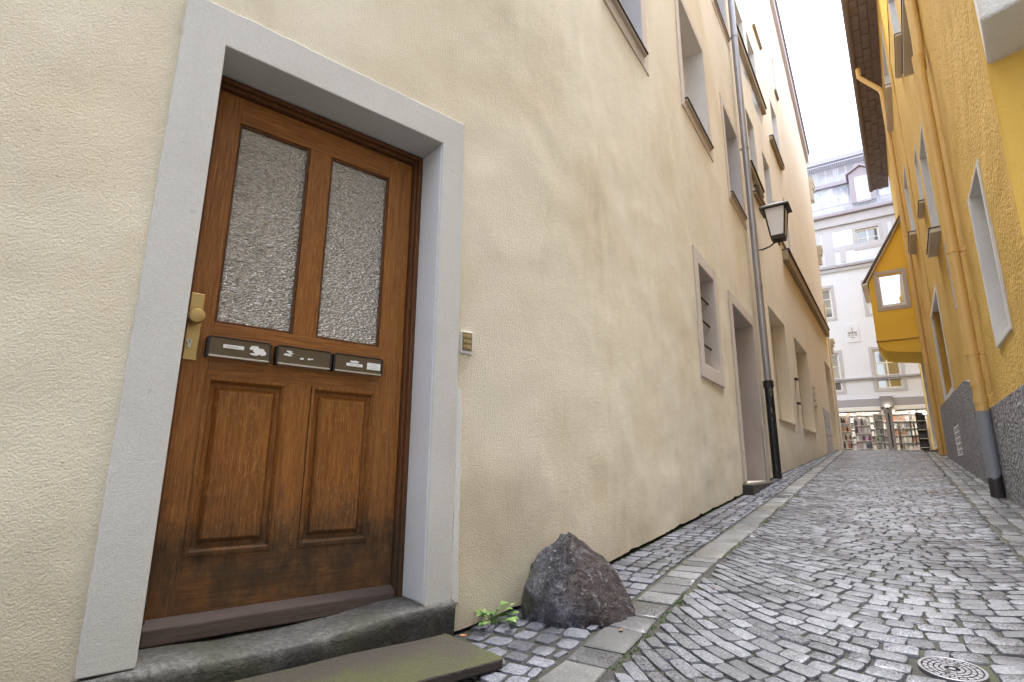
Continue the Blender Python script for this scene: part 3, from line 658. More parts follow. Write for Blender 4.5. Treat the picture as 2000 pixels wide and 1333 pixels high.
wb.add([(x, y, z) for x in (wx0, wx1) for y, z in wbp], [(0, 1, 2, 3, 4), (9, 8, 7, 6, 5)] + [(i, i + 5, (i + 1) % 5 + 5, (i + 1) % 5) for i in range(5)])
wb.build('weatherboard', M['weather_wood'], door, FA.mw, bevel=0.005)
# knob plate, knob, lock
kp = bbox([(358, 573), (398, 573), (382, 704), (340, 704)], YD); kz0 = FA.at(368, 704, YD)[1]; kz1 = FA.at(388, 574, YD)[1]
kx1 = FA.at(390, 640, YD)[0] + .003; kx0 = kx1 - .052
MB().box(kx0, kx1, YD - .008, YD, kz0, kz1).build('knob_plate', M['brass'], door, FA.mw, bevel=0.003)
kc = FA.at(383, 618, YD - .045); kb = MB()
kb.tube([(kc[0], YD - .008, kc[1]), (kc[0], YD - .034, kc[1]), (kc[0], YD - .036, kc[1]), (kc[0], YD - .044, kc[1]), (kc[0], YD - .062, kc[1]), (kc[0], YD - .066, kc[1]), (kc[0], YD - .068, kc[1])], [.013, .013, .022, .0265, .0265, .024, .018], 24)
kb.build('door_knob', M['brass'], door, FA.mw, smooth=35)
lc = (kc[0] - .004, FA.at(372, 672, YD - .01)[1]); lk = MB()
lk.tube([(lc[0], YD - .009, lc[1] + .008), (lc[0], YD - .016, lc[1] + .008)], .0085, 14, 0); lk.box(lc[0] - .005, lc[0] + .005, YD - .016, YD - .009, lc[1] - .015, lc[1] + .004, 0); lk.box(lc[0] - .001, lc[0] + .001, YD - .0175, YD - .0155, lc[1] + .002, lc[1] + .013, 1)
lk.build('lock_cylinder', [M['alu'], M['black_plastic']], door, FA.mw)
# three letter flaps
boxes = [[(405, 658), (531, 672), (528, 711), (402, 697)], [(541, 677), (649, 690), (646, 723), (538, 711)], [(653, 690), (748, 704), (746, 735), (650, 721)]]
yB = YD - .035
bb = [bbox(b_, yB) for b_ in boxes]; bz0 = sum(b_[2] for b_ in bb) / 3; bz1 = sum(b_[3] for b_ in bb) / 3
def scrap(mb, cx, cz, w, h, mi, seed, y, n=14):
    rr_ = random.Random(seed); pts = []
    for i in range(n):
        t = 2 * math.pi * i / n; f = rr_.uniform(.55, 1.0); pts.append((cx + math.cos(t) * w / 2 * f, cz + math.sin(t) * h / 2 * f))
    mb.prism(pts, y - .0008, y + .0005, mi)
for i, b_ in enumerate(bb):
    x0, x1 = b_[0], b_[1]; w_ = x1 - x0; h_ = bz1 - bz0; lb = MB()
    lb.box(x0, x0 + .008, yB - .002, YD - .001, bz0, bz1, 1); lb.box(x1 - .006, x1, yB - .002, YD - .001, bz0, bz1, 1)
    lb.box(x0 + .008, x1 - .006, yB, YD - .001, bz0 + .006, bz1, 0); lb.box(x0 + .008, x1 - .006, yB - .004, YD - .001, bz0, bz0 + .006, 2)
    lb.box(x0 + .008, x1 - .006, yB - .003, YD - .001, bz1 + .0005, bz1 + .004, 1)
    yy = yB - .0006; zc = (bz0 + bz1) / 2
    if i == 0:
        lb.box(x0 + .24 * w_, x0 + .56 * w_, yy - .001, yB, zc + .000, zc + .013, 3); lb.box(x0 + .29 * w_, x0 + .48 * w_, yy - .0015, yB, zc + .005, zc + .0075, 4)
        for j, (a, c_, ww, hh) in enumerate([(.72, .012, .20, .022), (.80, .004, .22, .03), (.86, -.004, .16, .024), (.74, -.010, .20, .012)]): scrap(lb, x0 + a * w_, zc + c_, ww * w_, hh, 3, 11 + j, yy - .0002 * j)
    if i == 1:
        for j, (a, c_, ww, hh) in enumerate([(.22, .017, .18, .010), (.20, .004, .20, .012), (.45, -.004, .09, .010), (.58, -.003, .08, .009), (.63, -.001, .06, .006), (.25, .010, .12, .006)]): scrap(lb, x0 + a * w_, zc + c_, ww * w_, hh, 3, 31 + j, yy - .0002 * j, 9)
    if i == 2:
        lb.box(x0 + .25 * w_, x0 + .58 * w_, yy - .001, yB, zc - .008, zc + .004, 3); scrap(lb, x0 + .42 * w_, zc + .011, .24 * w_, .012, 3, 51, yy); lb.box(x0 + .32 * w_, x0 + .52 * w_, yy - .0015, yB, zc - .003, zc - .001, 4)
        lb.box(x0 + .67 * w_, x0 + .95 * w_, yy - .001, yB, zc - .013, zc + .015, 3)
        for q in range(3): lb.box(x0 + .71 * w_, x0 + .90 * w_, yy - .0015, yB, zc - .007 + q * .007, zc - .0058 + q * .007, 4)
    lb.build('letter_flap', [M['bronze'], M['black_plastic'], M['alu'], M['label_white'], M['label_grey']], door, FA.mw, bevel=0.0015)
MB().box(fx0, fx1, yq + .02, yq + .05, -0.8, fzt).build('hallway_backing', M['dark_gap'], cream, FA.mw)

# --- doorbell panel
bz = FA.at(911, 668); bx = bz[0]; bz = bz[1]; w_, h_ = .052, .082
bell = MB(); bell.box(bx - w_ / 2, bx + w_ / 2, -.007, .01, bz - h_ / 2, bz + h_ / 2); bell = bell.build('doorbell_panel', M['brass_panel'], cream, FA.mw, bevel=0.002)
MB().prism([(bx - w_ / 2 - .003, bz - h_ / 2 - .012), (bx + w_ / 2 + .004, bz - h_ / 2 - .014), (bx + w_ / 2 + .009, bz - .02), (bx + w_ / 2 + .008, bz + h_ / 2 + .005), (bx - w_ / 2 - .003, bz + h_ / 2 + .004)], -.004, .012).build('bell_recess', M['white_reveal'], cream, FA.mw, bevel=.003)
for q in range(3):
    zc = bz + (q - 1) * .024; MB().tube([(bx - .016, -.006, zc), (bx - .016, -.012, zc)], .0065, 14).build('bell_button', M['brass_dark'], bell, FA.mw, smooth=40)
    MB().box(bx - .005, bx + .020, -.0092, -.006, zc - .008, zc + .008).build('name_plate', M['brass_dark'], bell, FA.mw, bevel=.001)

# --- windows and second door of the cream building
X = hB['barred']; window(FB, cream, *X, depth=0.28, band=0.15, bandmat='pink_stone', reveal='pink_stone', proud=.010, nx=2, nzp=2, frame='sill_stone', bars=(1, 3), label='small ground floor window with rusty bars and pinkish surround')
for kx in ('w1', 'w2', 'w3', 'w4', 'w5'):
    window(FB, cream, *hB[kx], depth=0.30, band=0.13, bandmat='pink_stone', reveal='grey_stone' if kx != 'w2' else 'white_reveal', proud=.004, nx=2, nzp=2, glass='glass_light', sill=(.03, .018, .02, 0.0), sillmats=('sill_dark', 'pink_stone'))
X = hB['door2']
w = window(FB, cream, *X, depth=0.34, band=0.14, bandmat='pink_stone', reveal='pink_stone', proud=.012, inner=False, bandsides=(1, 1, 1, 0), name='side_entrance')
dd = MB(); dd.box(X[0], X[1], .30, .34, X[2] + .0, X[3], 0)
for q in range(2): dd.box(X[0] + .12 + q * .68, X[0] + .60 + q * .68, .285, .30, .25, 1.8, 0)
dd.build('side_door', M['frame_wood'], w, FB.mw, bevel=.01)
MB().box(X[1] + .002, X[1] + .145, -.020, .05, X[2] - .1, .55).build('jamb_foot', M['pink_stone'], w, FB.mw, bevel=.006)
# --- downpipe between the houses, zinc above, cast iron foot
yp = -0.085
zt_, zm_, zb_ = TOPAB, FB.at(1497, 742, yp)[1], g(9.35) - .02
xx = lambda u, v: FB.at(u, v, yp)[0]
xp = (xx(1475, 490) + xx(1518, 925)) / 2
pz = [FB.at(1430, 60, yp)[1], FB.at(1467, 318, yp)[1], FB.at(1482, 560, yp)[1]]
pp_ = pipe(FB, cream, [(xp, yp, zm_ - .02), (xp, yp, zm_ + 1), (xp, yp, zt_)], 0.052, M['zinc'], 'drainpipe', [(xp, yp, z) for z in pz[:2]], [(xp, yp, pz[2])])
ci = MB(); ci.tube([(xp, yp, zb_), (xp, yp, zm_ - .10), (xp, yp, zm_ - .1), (xp, yp, zm_)], [.060, .060, .074, .074], 16); ci.build('cast_iron_foot', M['cast_iron'], pp_, FB.mw, smooth=40)

# =================================================================== ADDED HOUSE (unseen behind the camera, put there to shade the door wall)
FO = Frame(np.array([1.2, -3.6, 0.0]) - dA * 6, dA, -np.array([dA[1], -dA[0], 0]) * -1)
opp = thing('added_shade_house', 'plain white house added unseen behind the viewer to shade the brown door wall', 'building', FO.w(5, .3, g(-4)))
ho = [(x, x + 1.0, z, z + 1.5) for z in (0.6, 3.6, 6.6) for x in (1.2, 3.4, 5.6, 7.8, 10)]
oxs = with_edges(steps(-6, 13, .8), ho, 0, 1); ozs = with_edges(steps(-2.5, OPH, .8), ho, 2, 3); mo = MB()
wall_sheet(mo, lambda x, y, z: FO.w(x, y, z), oxs, ozs, ho)
for (a, b) in (((13, 0), (13, 6)), ((13, 6), (-6, 6)), ((-6, 6), (-6, 0))):
    a, b = FO.w(*a, 0), FO.w(*b, 0); mo.add([(a[0], a[1], -2.5), (b[0], b[1], -2.5), (b[0], b[1], OPH), (a[0], a[1], OPH)], [(0, 1, 2, 3)])
mo.add([FO.w(x, y, OPH) for x, y in ((-6, 0), (13, 0), (13, 6), (-6, 6))], [(0, 1, 2, 3)]); mo.build('wall', M['white_rough'], opp)
for r_ in ho: window(FO, opp, *r_, depth=.2, band=.1, bandmat='grey_stone', reveal='white_reveal')

# =================================================================== STEPS, SLAB
st = thing('doorstep', 'worn grey stone threshold step with hollowed tread below the brown front door', 'step', FA.w(.7, .1, g(1.3)))
sx = np.linspace(D['X0'] - .03, D['X1'] + .002, 48); prof = []; vs = []; fs = []
def tread(x):
    base = np.interp(x, [.12, .30, .50, .70, .90, 1.05, 1.3], [-.548, -.545, -.556, -.556, -.543, -.524, -.512]); return float(base) + .004 * nz(x, 0, 0, 9)
for x in sx:
    t0 = tread(x); yf = -.035 + .008 * nz(x, 2, 0, 5); gz_ = gxy(*FA.w(x, -.04, 0)[:2])
    vs += [(x, .30, t0 + .006), (x, .10, t0 + .003), (x, .02, t0), (x, yf + .016, t0 - .004), (x, yf + .005, t0 - .012), (x, yf, t0 - .028), (x, yf + .004 + .004 * nz(x, 5, 0, 20), t0 - .065), (x, yf + .010, gz_ - .12)]
for i in range(len(sx) - 1):
    for q in range(7): fs.append((i * 8 + q, i * 8 + q + 1, i * 8 + 9 + q, i * 8 + 8 + q))
fs += [tuple(range(7, -1, -1)), tuple(range((len(sx) - 1) * 8, len(sx) * 8))]
MB().add(vs, fs).build('threshold_stone', M['step'], st, FA.mw, smooth=50)
sl_ = thing('stone_slab', 'low flat slab green with moss lying in front of the worn threshold step', 'slab', FA.w(.7, -.2, g(1.3)))
zsl = -0.618; 
def zhit(u, v, z):
    r = ray(u, v); return r * (z / r[2])
c1 = zhit(985, 1284, zsl) - FA.P0; cx_, cy_ = float(c1 @ FA.x), float(c1 @ FA.y)
c0 = zhit(888, 1246, zsl) - FA.P0; bx_ = float(c0 @ FA.x)
poly = [(0.05, -.038), (bx_, -.038), (bx_ + .01, -.038), (cx_ + .004, cy_ + .02), (cx_ - .006, cy_ - .004), (0.62, cy_ + .015), (0.05, cy_ - .01)]
pq_ = []
for i in range(len(poly)):
    a_, b_ = np.array(poly[i]), np.array(poly[(i + 1) % len(poly)]); m__ = max(1, int(np.linalg.norm(b_ - a_) / .03))
    for t_ in range(m__):
        p_ = a_ + (b_ - a_) * t_ / m__; e_ = 0 if p_[1] > -.05 else .0045
        pq_.append((p_[0] + e_ * nz(p_[0], p_[1], 0, 24), p_[1] + e_ * nz(p_[0], p_[1], 9, 24)))
poly = pq_; slb = MB(); nn = len(poly)
slb.add([(p[0], p[1], zsl + (.006 * nz(p[0], p[1], 0, 4))) for p in poly] + [(p[0], p[1] + (.004 if p[1] < -.1 else 0), zsl - .034) for p in poly], [tuple(range(nn)), tuple(range(2 * nn - 1, nn - 1, -1))] + [(i, i + nn, (i + 1) % nn + nn, (i + 1) % nn) for i in range(nn)])
slb.build('slab_top', M['moss_slab'], sl_, FA.mw, bevel=.006)
X = hB['door2']; ds = thing('side_doorstep', 'mossy sandstone block step under the side entrance beside the black pipe foot', 'step', FB.w(7.7, -.03, g(7.7)))
sb = MB(); sb.prism([(X[0] - .22, g(X[0]) - .1), (X[1] + .35, g(X[1]) - .1), (X[1] + .35, X[2] - .012), (X[0] - .22, X[2] - .005)], -.10, .33); sb.build('step_block', M['moss_slab'], ds, FB.mw, bevel=.015)

# =================================================================== BEIGE HOUSE (wall C)
CE = 13.3; TOPC = 17.5
ga = FC.at(1580, 341); gb_ = FC.at(1503, 0); GSL = (gb_[1] - ga[1]) / (ga[0] - gb_[0])
def gtop(x): return min(ga[1] + (ga[0] - x) * GSL, 9.6 + max(0, x) * 1.25, 15.9)
beige = thing('beige_house', 'tall beige house beyond the downpipe with long ledges and blank niches', 'building', FC.w(6, .3, g(15)))
def rc(nt, fb): return rectpx(FC, nt, fb)
hC = dict(n1=(0.74, 2.50, 0.805, 2.78), n2=(3.70, 5.86, 0.81, 2.80), d3=(10.5, 12.4, 0.75, 3.36))
# upper openings: (top-near px, top-far px, height)
ups = [((1455.5, 208), (1472, 251), 1.75), ((1488, 290), (1503, 331), 1.55), ((1455.5, 47), (1474, 115), 1.8), ((1503, 191), (1516, 230), 1.5), ((1432, 0), (1449, 30), 1.5), ((1529, 384), (1535, 400), 1.6), ((1506, 101), (1510.5, 126), 1.4)]
upr = []
for a, b, h in ups:
    A_, B_ = FC.at(*a), FC.at(*b); upr.append((A_[0], B_[0], (A_[1] + B_[1]) / 2 - h, (A_[1] + B_[1]) / 2))
UP = []
for r_ in upr:
    if all(r_[1] + .1 < q[0] or r_[0] - .1 > q[1] or r_[3] + .1 < q[2] or r_[2] - .1 > q[3] for q in UP) and r_[0] > 0.1 and r_[1] < CE - .1 and r_[3] < min(gtop(r_[0]), gtop(r_[1])) - .25: UP.append(r_)
holes = list(hC.values()) + UP
xs = with_edges(steps(0.02, CE, 0.2), holes, 0, 1); zs = with_edges(steps(-1, TOPC, 0.22), holes, 2, 3)
def ptC(x, y, z): return FC.w(x, y, z)
def zbC(x): p = FC.w(x, 0, 0); return gxy(p[0], p[1]) + .01 + .01 * nz(x, 0, 0, 6)
mb = MB(); wall_sheet(mb, lambda x, y, z: FC.w(x, y, min(z, gtop(x))), xs, zs, holes, zbC, disp=.012)
gx_ = sorted(steps(0.02, CE, .3)); 
for (ya, yb2, e) in ((0.0, 7.0, .0),):
    mb.add([FC.w(x, y, gtop(x)) for x in gx_ for y in (ya, yb2)], [(2 * i, 2 * i + 1, 2 * i + 3, 2 * i + 2) for i in range(len(gx_) - 1)])
    mb.add([FC.w(x, yb2, z) for x in gx_ for z in (-1, gtop(x))], [(2 * i, 2 * i + 1, 2 * i + 3, 2 * i + 2) for i in range(len(gx_) - 1)])
for x in (0.02, CE): mb.add([FC.w(x, 0, -1), FC.w(x, 7, -1), FC.w(x, 7, gtop(x)), FC.w(x, 0, gtop(x))], [(0, 1, 2, 3)])
mb.build('wall', M['beige'], beige, smooth=30)
for i, r_ in enumerate(UP): window(FC, beige, *r_, depth=.22, reveal='white_reveal', nx=1, nzp=2, glass='glass_light', sill=(.05, .05, .05, 0) if i in (0, 3) else None)
for kx in ('n1', 'n2'):
    r_ = hC[kx]; w = window(FC, beige, *r_, depth=.26, reveal='beige', inner=False, name='blank_niche')
    mid = (r_[0] + r_[1]) / 2
    MB().box(r_[0], mid - .01, .23, .262, r_[2], r_[3]).build('niche_panel', M['white_panel'], w, FC.mw, bevel=.004); MB().box(mid + .01, r_[1], .23, .262, r_[2], r_[3]).build('niche_panel', M['white_panel'], w, FC.mw, bevel=.004)
    MB().box(mid - .01, mid + .01, .25, .27, r_[2], r_[3]).build('niche_joint', M['dark_gap'], w, FC.mw)
    MB().box(r_[0] - .01, r_[1] + .01, -.012, .02, r_[2] - .03, r_[2] - .002).build('sill', M['white_panel'], w, FC.mw)
r_ = hC['d3']; w = window(FC, beige, *r_, depth=.3, reveal='beige', inner=False, name='far_doorway'); MB().box(r_[0], r_[1], .27, .3, r_[2] - .3, r_[3]).build('far_door', M['white_panel'], w, FC.mw)
# ledges (string courses)
def ledge(a, b, th, pr, name='ledge', prof=True):
    A_, B_ = FC.at(*a, -pr), FC.at(*b, -pr); x1 = min(B_[0], CE + .02); z_b = A_[1] + (B_[1] - A_[1]) * (x1 - A_[0]) / (B_[0] - A_[0]); L = MB()
    for (y0, y1, d0, d1, mi) in ((-pr, .02, 0, -.03, 0), (-pr * .75, .02, -.03, -th, 1)):
        L.add([(x, y, z + d) for x, z in ((A_[0], A_[1]), (x1, z_b)) for y, d in ((y0, d0), (y1, d0), (y1, d1), (y0, d1))], [(0, 1, 2, 3), (7, 6, 5, 4)] + [(i, i + 4, (i + 1) % 4 + 4, (i + 1) % 4) for i in range(4)], mi)
    L.build(name, [M['sill_dark'], M['sill_stone']], beige, FC.mw, bevel=.006)
ledge((1440, 45), (1498, 211), .16, .10); ledge((1469, 312), (1494, 374), .14, .09); ledge((1541, 484), (1621, 644), .26, .14)
ledge((1510, 262), (1532, 323), .12, .09); ledge((1474, 46), (1489, 94), .05, .05); ledge((1516, 174), (1522, 194), .05, .05); ledge((1477, 361), (1540, 492), .04, .03)
# sloping verge coping of the gable
for (d0, d1, y0, mt, nm) in ((-.02, .34, -.10, 'grey_stone', 'verge_coping'), (.34, .44, -.16, 'zinc_grey', 'verge_flashing')):
    x0_ = 6.2; cp = MB(); cp.add([(x, y, gtop(min(x, ga[0])) - (max(0, x - ga[0]) * GSL) + d) for x in (x0_, CE + .06) for y, d in ((y0, d0), (y0, d1), (1.2, d1), (1.2, d0))], [(0, 1, 2, 3), (7, 6, 5, 4)] + [(i, i + 4, (i + 1) % 4 + 4, (i + 1) % 4) for i in range(4)])
    cp.build(nm, M[mt], beige, FC.mw, bevel=.01)
def zhpt(u, v, z): q = zhit(u, v, z) - FC.P0; return float(q @ FC.x), float(q @ FC.y)
# mouldings of the gable end seen in profile
FE = Frame(FC.w(CE, 0, 0), FC.y, -FC.x)     # x into the block, y back along the alley wall
def moulding(pxt, pxb, proj_, n_=3, name='cornice'):
    z1 = FC.at(*pxt)[1] if False else None
for (vt, vb, pr) in ((343, 388, .62), (480, 516, .38), (664, 692, .42)):
    z1 = FC.at(1592 if vt < 400 else (1602 if vt < 600 else 1620), vt)[1]; 
    P = FC.P0 + dC * CE; d_ = np.linalg.norm(P[:2]); 
    def zof(u, v):
        r = ray(u, v); return r[2] / np.hypot(r[0], r[1]) * d_
    zt1, zb1 = zof(1600, vt), zof(1600, vb); m_ = MB(); hh = zt1 - zb1
    for j, (f0, f1, pp) in enumerate(((0, .25, 1.0), (.25, .5, .85), (.5, 1.0, .62))): m_.box(CE - .02, CE + pr * pp, -.16 * pp, 5, zt1 - hh * f1, zt1 - hh * f0)
    m_.build('cornice', M['sand_stone'], beige, FC.mw, bevel=.01)
# small fittings on the wall
for (u, v) in ((1553, 741), (1558, 788)):
    a = FC.at(u, v); MB().box(a[0] - .10, a[0] + .12, -.05, .02, a[1] - .02, a[1] + .015).build('iron_hook', M['rust'], beige, FC.mw)
a = FC.at(1546, 742); b = FC.at(1556, 792)
a = FC.at(1564, 556); MB().box(a[0] - .08, a[0] + .1, -.09, .02, a[1] - .10, a[1] + .06).build('wall_anchor', M['rust'], beige, FC.mw, bevel=.01)
for (v0, v1, q) in ((754, 760, 0), (764, 770, 1), (776, 782, 2), (786, 795, 3)):
    a = FC.at(1588 + q * 1.2, (v0 + v1) / 2); MB().box(a[0] - .10, a[0] + .16 + .05 * q, -.035, .02, a[1] - .04, a[1] + .04).build('raised_letter', M['sand_stone'], beige, FC.mw, bevel=.008)
a = FC.at(1608, 802); b = FC.at(1619, 868)
gp = MB()
for q in range(5):
    z0 = 0.35 + q * .26; gp.box(a[0] + .1 * (q % 2), a[0] + 1.7 - .2 * (q % 2), -.012, .02, z0 + .01, z0 + .25)
gp.build('grey_stone_patch', M['grey_stone'], beige, FC.mw, bevel=.01)
pl_ = MB(); pl_.box(CE - .28, CE + .03, -.035, .02, 0, 5.9); pl_.build('corner_pilaster', M['beige'], beige, FC.mw, bevel=.01)

# =================================================================== YELLOW HOUSE (wall R + front face)
yellow = thing('yellow_house', 'mustard yellow rough plastered house with grey plinth along the narrow alley', 'building', FR.w(-4, .3, g(11)))
RS = -2.62; RE = 17.3; TOPR = 11.35
# all in x = -s
def hr(s0, s1, z0, z1): return (-s1, -s0, z0, z1)
hR = dict(w1=hr(-1.55, -0.80, 1.10, 2.50), dr=hr(0.80, 1.42, -0.27, 1.95), w2=hr(4.60, 6.90, 1.36, 3.05), wd=hr(2.26, 3.36, 3.35, 5.0), wc=hr(0.35, 2.06, 5.85, 7.6),
          we=hr(2.75, 3.75, 4.45 + .75, 6.2), wb=hr(7.41, 8.81, 5.2, 6.9), wa=hr(7.3, 9.4, 8.95, 10.6), d2=hr(12.75, 15.1, 0.62, 3.62), wf=hr(2.9, 4.1, 7.1, 8.7), vent=hr(4.30, 5.35, .20, .70))
hR['we'] = hr(3.85, 4.55, 4.45, 5.5); hR['dr2'] = hr(1.62, 2.02, 2.1, 3.0)
holes = list(hR.values())
zb0 = -0.8
xs = with_edges(steps(-RE, -2.0, 0.16) + steps(-2.0, -RS, 0.07), holes, 0, 1); zs = with_edges(steps(-1, 4, 0.1) + steps(4, TOPR, 0.3), holes, 2, 3)
def zbR(x): p = FR.w(x, 0, 0); return gxy(p[0], p[1]) + .01
def rtop(x): return TOPR if x < -6.3 else 8.9
xs = sorted(xs + [-6.32, -6.28]); mb = MB(); wall_sheet(mb, lambda x, y, z: FR.w(x, y, min(z, rtop(x))), xs, zs, holes, zbR, disp=.02, dsc=1.2)
Pc = FR.w(-RS, 0, 0); dFf, _n = dirs(145.4)
FG = Frame(Pc, dFf, np.array([dFf[1] * -1, dFf[0], 0]) if False else np.array([math.cos(math.radians(145.4)) * -1, math.sin(math.radians(145.4)), 0]))
# front face turned to the little square
gx = steps(0, 7, .25); gzs = steps(-1, 8.9, .3); m2 = MB(); wall_sheet(m2, lambda x, y, z: FG.w(x, y, z), gx, gzs, [], lambda x: gxy(*FG.w(x, 0, 0)[:2]), disp=.010)
m2.build('front_wall', M['yellow_smooth'], yellow, smooth=30)
for ring, zt_ in (([FR.w(-RE, 0, 0), FR.w(-6.3, 0, 0), FR.w(-6.3, 7, 0), FR.w(-RE, 7, 0)], TOPR), ([FR.w(-6.3, 0, 0), FR.w(-RS, .0, 0), FG.w(7, 0, 0), FG.w(7, 7, 0), FR.w(-6.3, 7, 0)], 8.9)):
    nr_ = len(ring); mb.add([(p[0], p[1], zt_) for p in ring], [tuple(range(nr_))])
    for i in range(1, nr_):
        if nr_ == 5 and i == 1: continue
        a, b = ring[i], ring[(i + 1) % nr_]; mb.add([(a[0], a[1], -1.5), (b[0], b[1], -1.5), (b[0], b[1], zt_), (a[0], a[1], zt_)], [(0, 1, 2, 3)])
mb.build('wall', M['yellow'], yellow, smooth=30)
# roughcast plinth
def plinth(pts, name='plinth'):
    n_ = len(pts); vs = []; fs = []
    for (s, zt1) in pts: zz = gxy(*FR.w(-s, 0, 0)[:2]) - .1; vs += [(-s, -.035, zz), (-s, -.035, zt1 - .012), (-s, -.02, zt1), (-s, .03, zt1), (-s, .03, zz)]
    for i in range(n_ - 1):
        for q in range(5): fs.append((i * 5 + q, i * 5 + (q + 1) % 5, i * 5 + 5 + (q + 1) % 5, i * 5 + 5 + q))
    fs += [(0, 1, 2, 3, 4), tuple((n_ - 1) * 5 + q for q in range(4, -1, -1))]; MB().add(vs, fs).build(name, M['plinth'], yellow, FR.mw)
plinth([(s, .60 + .012 * nz(s, 0, 0, 5)) for s in steps(RS - .02, .72, .12)])
def ptop(s): return float(np.interp(s, [1.5, 2.2, 4.0, 8.4], [1.05, 1.15, 1.20, 1.35]))
vz = hR['vent']
plinth([(s, ptop(s)) for s in steps(1.50, 4.29, .25)]); plinth([(s, ptop(s)) for s in steps(5.36, 8.45, .25)])
for z_0, z_1 in ((.71, 1.21), (-.2, .19)): MB().box(-5.36, -4.29, -.035, .03, z_0, z_1).build('plinth', M['plinth'], yellow, FR.mw)
vw = MB(); vw.box(-5.35, -4.30, .10, .12, .20, .70); vw = vw.build('cellar_vent', M['interior'], yellow, FR.mw, label='white barred cellar vent in the grey plinth')
gb = MB(); 
for q in range(4): c = -5.33 + q * (1.01 / 3); MB().box(c - .035, c + .035, -.036, -.028, .20, .70).build('vent_bar', M['white_frame'], vw, FR.mw)
for q in range(6): c = .215 + q * .094; MB().box(-5.35, -4.30, -.0345, -.029, c - .010, c + .010).build('vent_bar', M['white_frame'], vw, FR.mw)
SP = (.09, .07, .05, 0.0)
window(FR, yellow, *hR['w1'], depth=.30, reveal='white_reveal', nx=1, nzp=2, band=.05, bandmat='white_reveal', proud=.006, bandsides=(1, 0, 1, 1), label='near window with deep white plastered reveal')
window(FR, yellow, *hR['w2'], depth=.28, reveal='white_reveal', nx=2, nzp=4, band=.10, bandmat='white_reveal', proud=.006, glass='glass_light', label='ground floor window with white reveal above the grey plinth')
for kx in ('wd', 'wc', 'wb', 'wa', 'we', 'wf'): window(FR, yellow, *hR[kx], depth=.24, reveal='white_reveal', nx=2, nzp=3, glass='glass_light', sill=(.11, .06, .04, 0.0) if kx not in ('we', 'wf') else (.07, .03, .03, 0.), sillmats=('sill_dark', 'sand_stone'))
w = window(FR, yellow, *hR['dr'], depth=.32, reveal='grey_stone', inner=False, band=.12, bandmat='grey_stone', proud=.02, bandsides=(1, 1, 1, 0), name='doorway')
MB().box(hR['dr'][0], hR['dr'][1], .28, .32, hR['dr'][2], hR['dr'][3]).build('doorway_leaf', M['pale_door'], w, FR.mw)
MB().box(hR['dr'][0] - .13, hR['dr'][0] - .002, -.03, .05, -.35, .12).build('jamb_foot', M['grey_stone'], w, FR.mw)
window(FR, yellow, *hR['dr2'], depth=.2, reveal='grey_stone', nx=1, nzp=1)
w = window(FR, yellow, *hR['d2'], depth=.25, reveal='white_reveal', inner=False, band=.10, bandmat='white_reveal', proud=.015, bandsides=(1, 1, 1, 0), name='doorway')
MB().box(hR['d2'][0], hR['d2'][1], .2, .25, .3, hR['d2'][3]).build('doorway_leaf', M['pale_door'], w, FR.mw)
# pipes
yp = -.09
xa = lambda u, v: FR.at(u, v, yp)
b0, b1 = xa(1958, 965), xa(1878, 620); xq = (b0[0] + b1[0]) / 2; jz = xa(1937, 790)[1]; k2 = xa(1920, 720)[1]; k1 = xa(1907, 690)[1]; k0 = xa(1862, 492)[1]
zt1 = xa(1795, 150)[1]
npipe = pipe(FR, yellow, [(xq, yp, jz), (xq, yp, 3.0), (xq, yp, 4.4), (xq - .01, yp + .0, 4.8), (xq - .06, yp + .02, zt1), (xq - .10, yp + .04, zt1 + .5), (xq - .12, yp + .04, 8.5)], .056, M['yellow_paint'], 'drainpipe', [(xq, yp, k0), (xq, yp, k1 + .05)], [(xq, yp, k2 - .06), (xq, yp, k2 - .24)])
npipe['label'] = 'near yellow painted downpipe with grey foot'
MB().tube([(xq, yp, -.40), (xq, yp, jz)], .0595, 14).build('pipe_foot', M['pipe_foot'], npipe, FR.mw, smooth=40)
c0, c1_ = xa(1830, 860), xa(1790, 560); xq2 = (c0[0] + c1_[0]) / 2; zt2 = 10.5
fp = pipe(FR, yellow, [(xq2, yp, .3), (xq2, yp, 4), (xq2, yp, 10.2), (xq2, yp - .04, 10.35), (xq2, -.5, 10.85), (xq2, -.56, 10.95), (xq2, -.56, 11.2)], .062, M['yellow_paint'], 'drainpipe', [(xq2, yp, xa(1781, 487)[1]), (xq2, yp, xa(1793, 575)[1])], [(xq2, yp, xa(1826, 782)[1]), (xq2, yp, xa(1828, 795)[1])])
fp['label'] = 'far yellow painted downpipe bending out to the eaves gutter'
# roof and eaves
EZ = 11.35; EN = 18.6
rf = MB(); rf.add([(x, y, z) for x in (-EN, -6.35) for (y, z) in ((-.60, EZ + .06), (-.60, EZ + .12), (4.5, EZ + 3.4), (4.5, EZ + 3.3))], [(0, 1, 2, 3), (7, 6, 5, 4)] + [(i, i + 4, (i + 1) % 4 + 4, (i + 1) % 4) for i in range(4)])
rf = rf.build('roof', M['roof_tile'], yellow, FR.mw)
s0 = 6.35
while s0 < EN - .05:
    h = .30
    for q in range(3): MB().box(-s0 - h + .02, -s0 - .0, -.58 + q * .195, -.58 + q * .195 + .18, EZ + .015 + .012 * ((q + int(s0 * 3)) % 2), EZ + .06).build('soffit_board', M['soffit'], rf, FR.mw)
    s0 += h
MB().box(-EN, -6.36, -.585, -.0, EZ + .058, EZ + .064).build('soffit_lining', M['soffit'], rf, FR.mw)
MB().tube([(-EN - .02, -.62, EZ + .03), (-6.3, -.655, EZ + .03)], .075, 10).build('eaves_gutter', M['soffit'], rf, FR.mw, smooth=40)
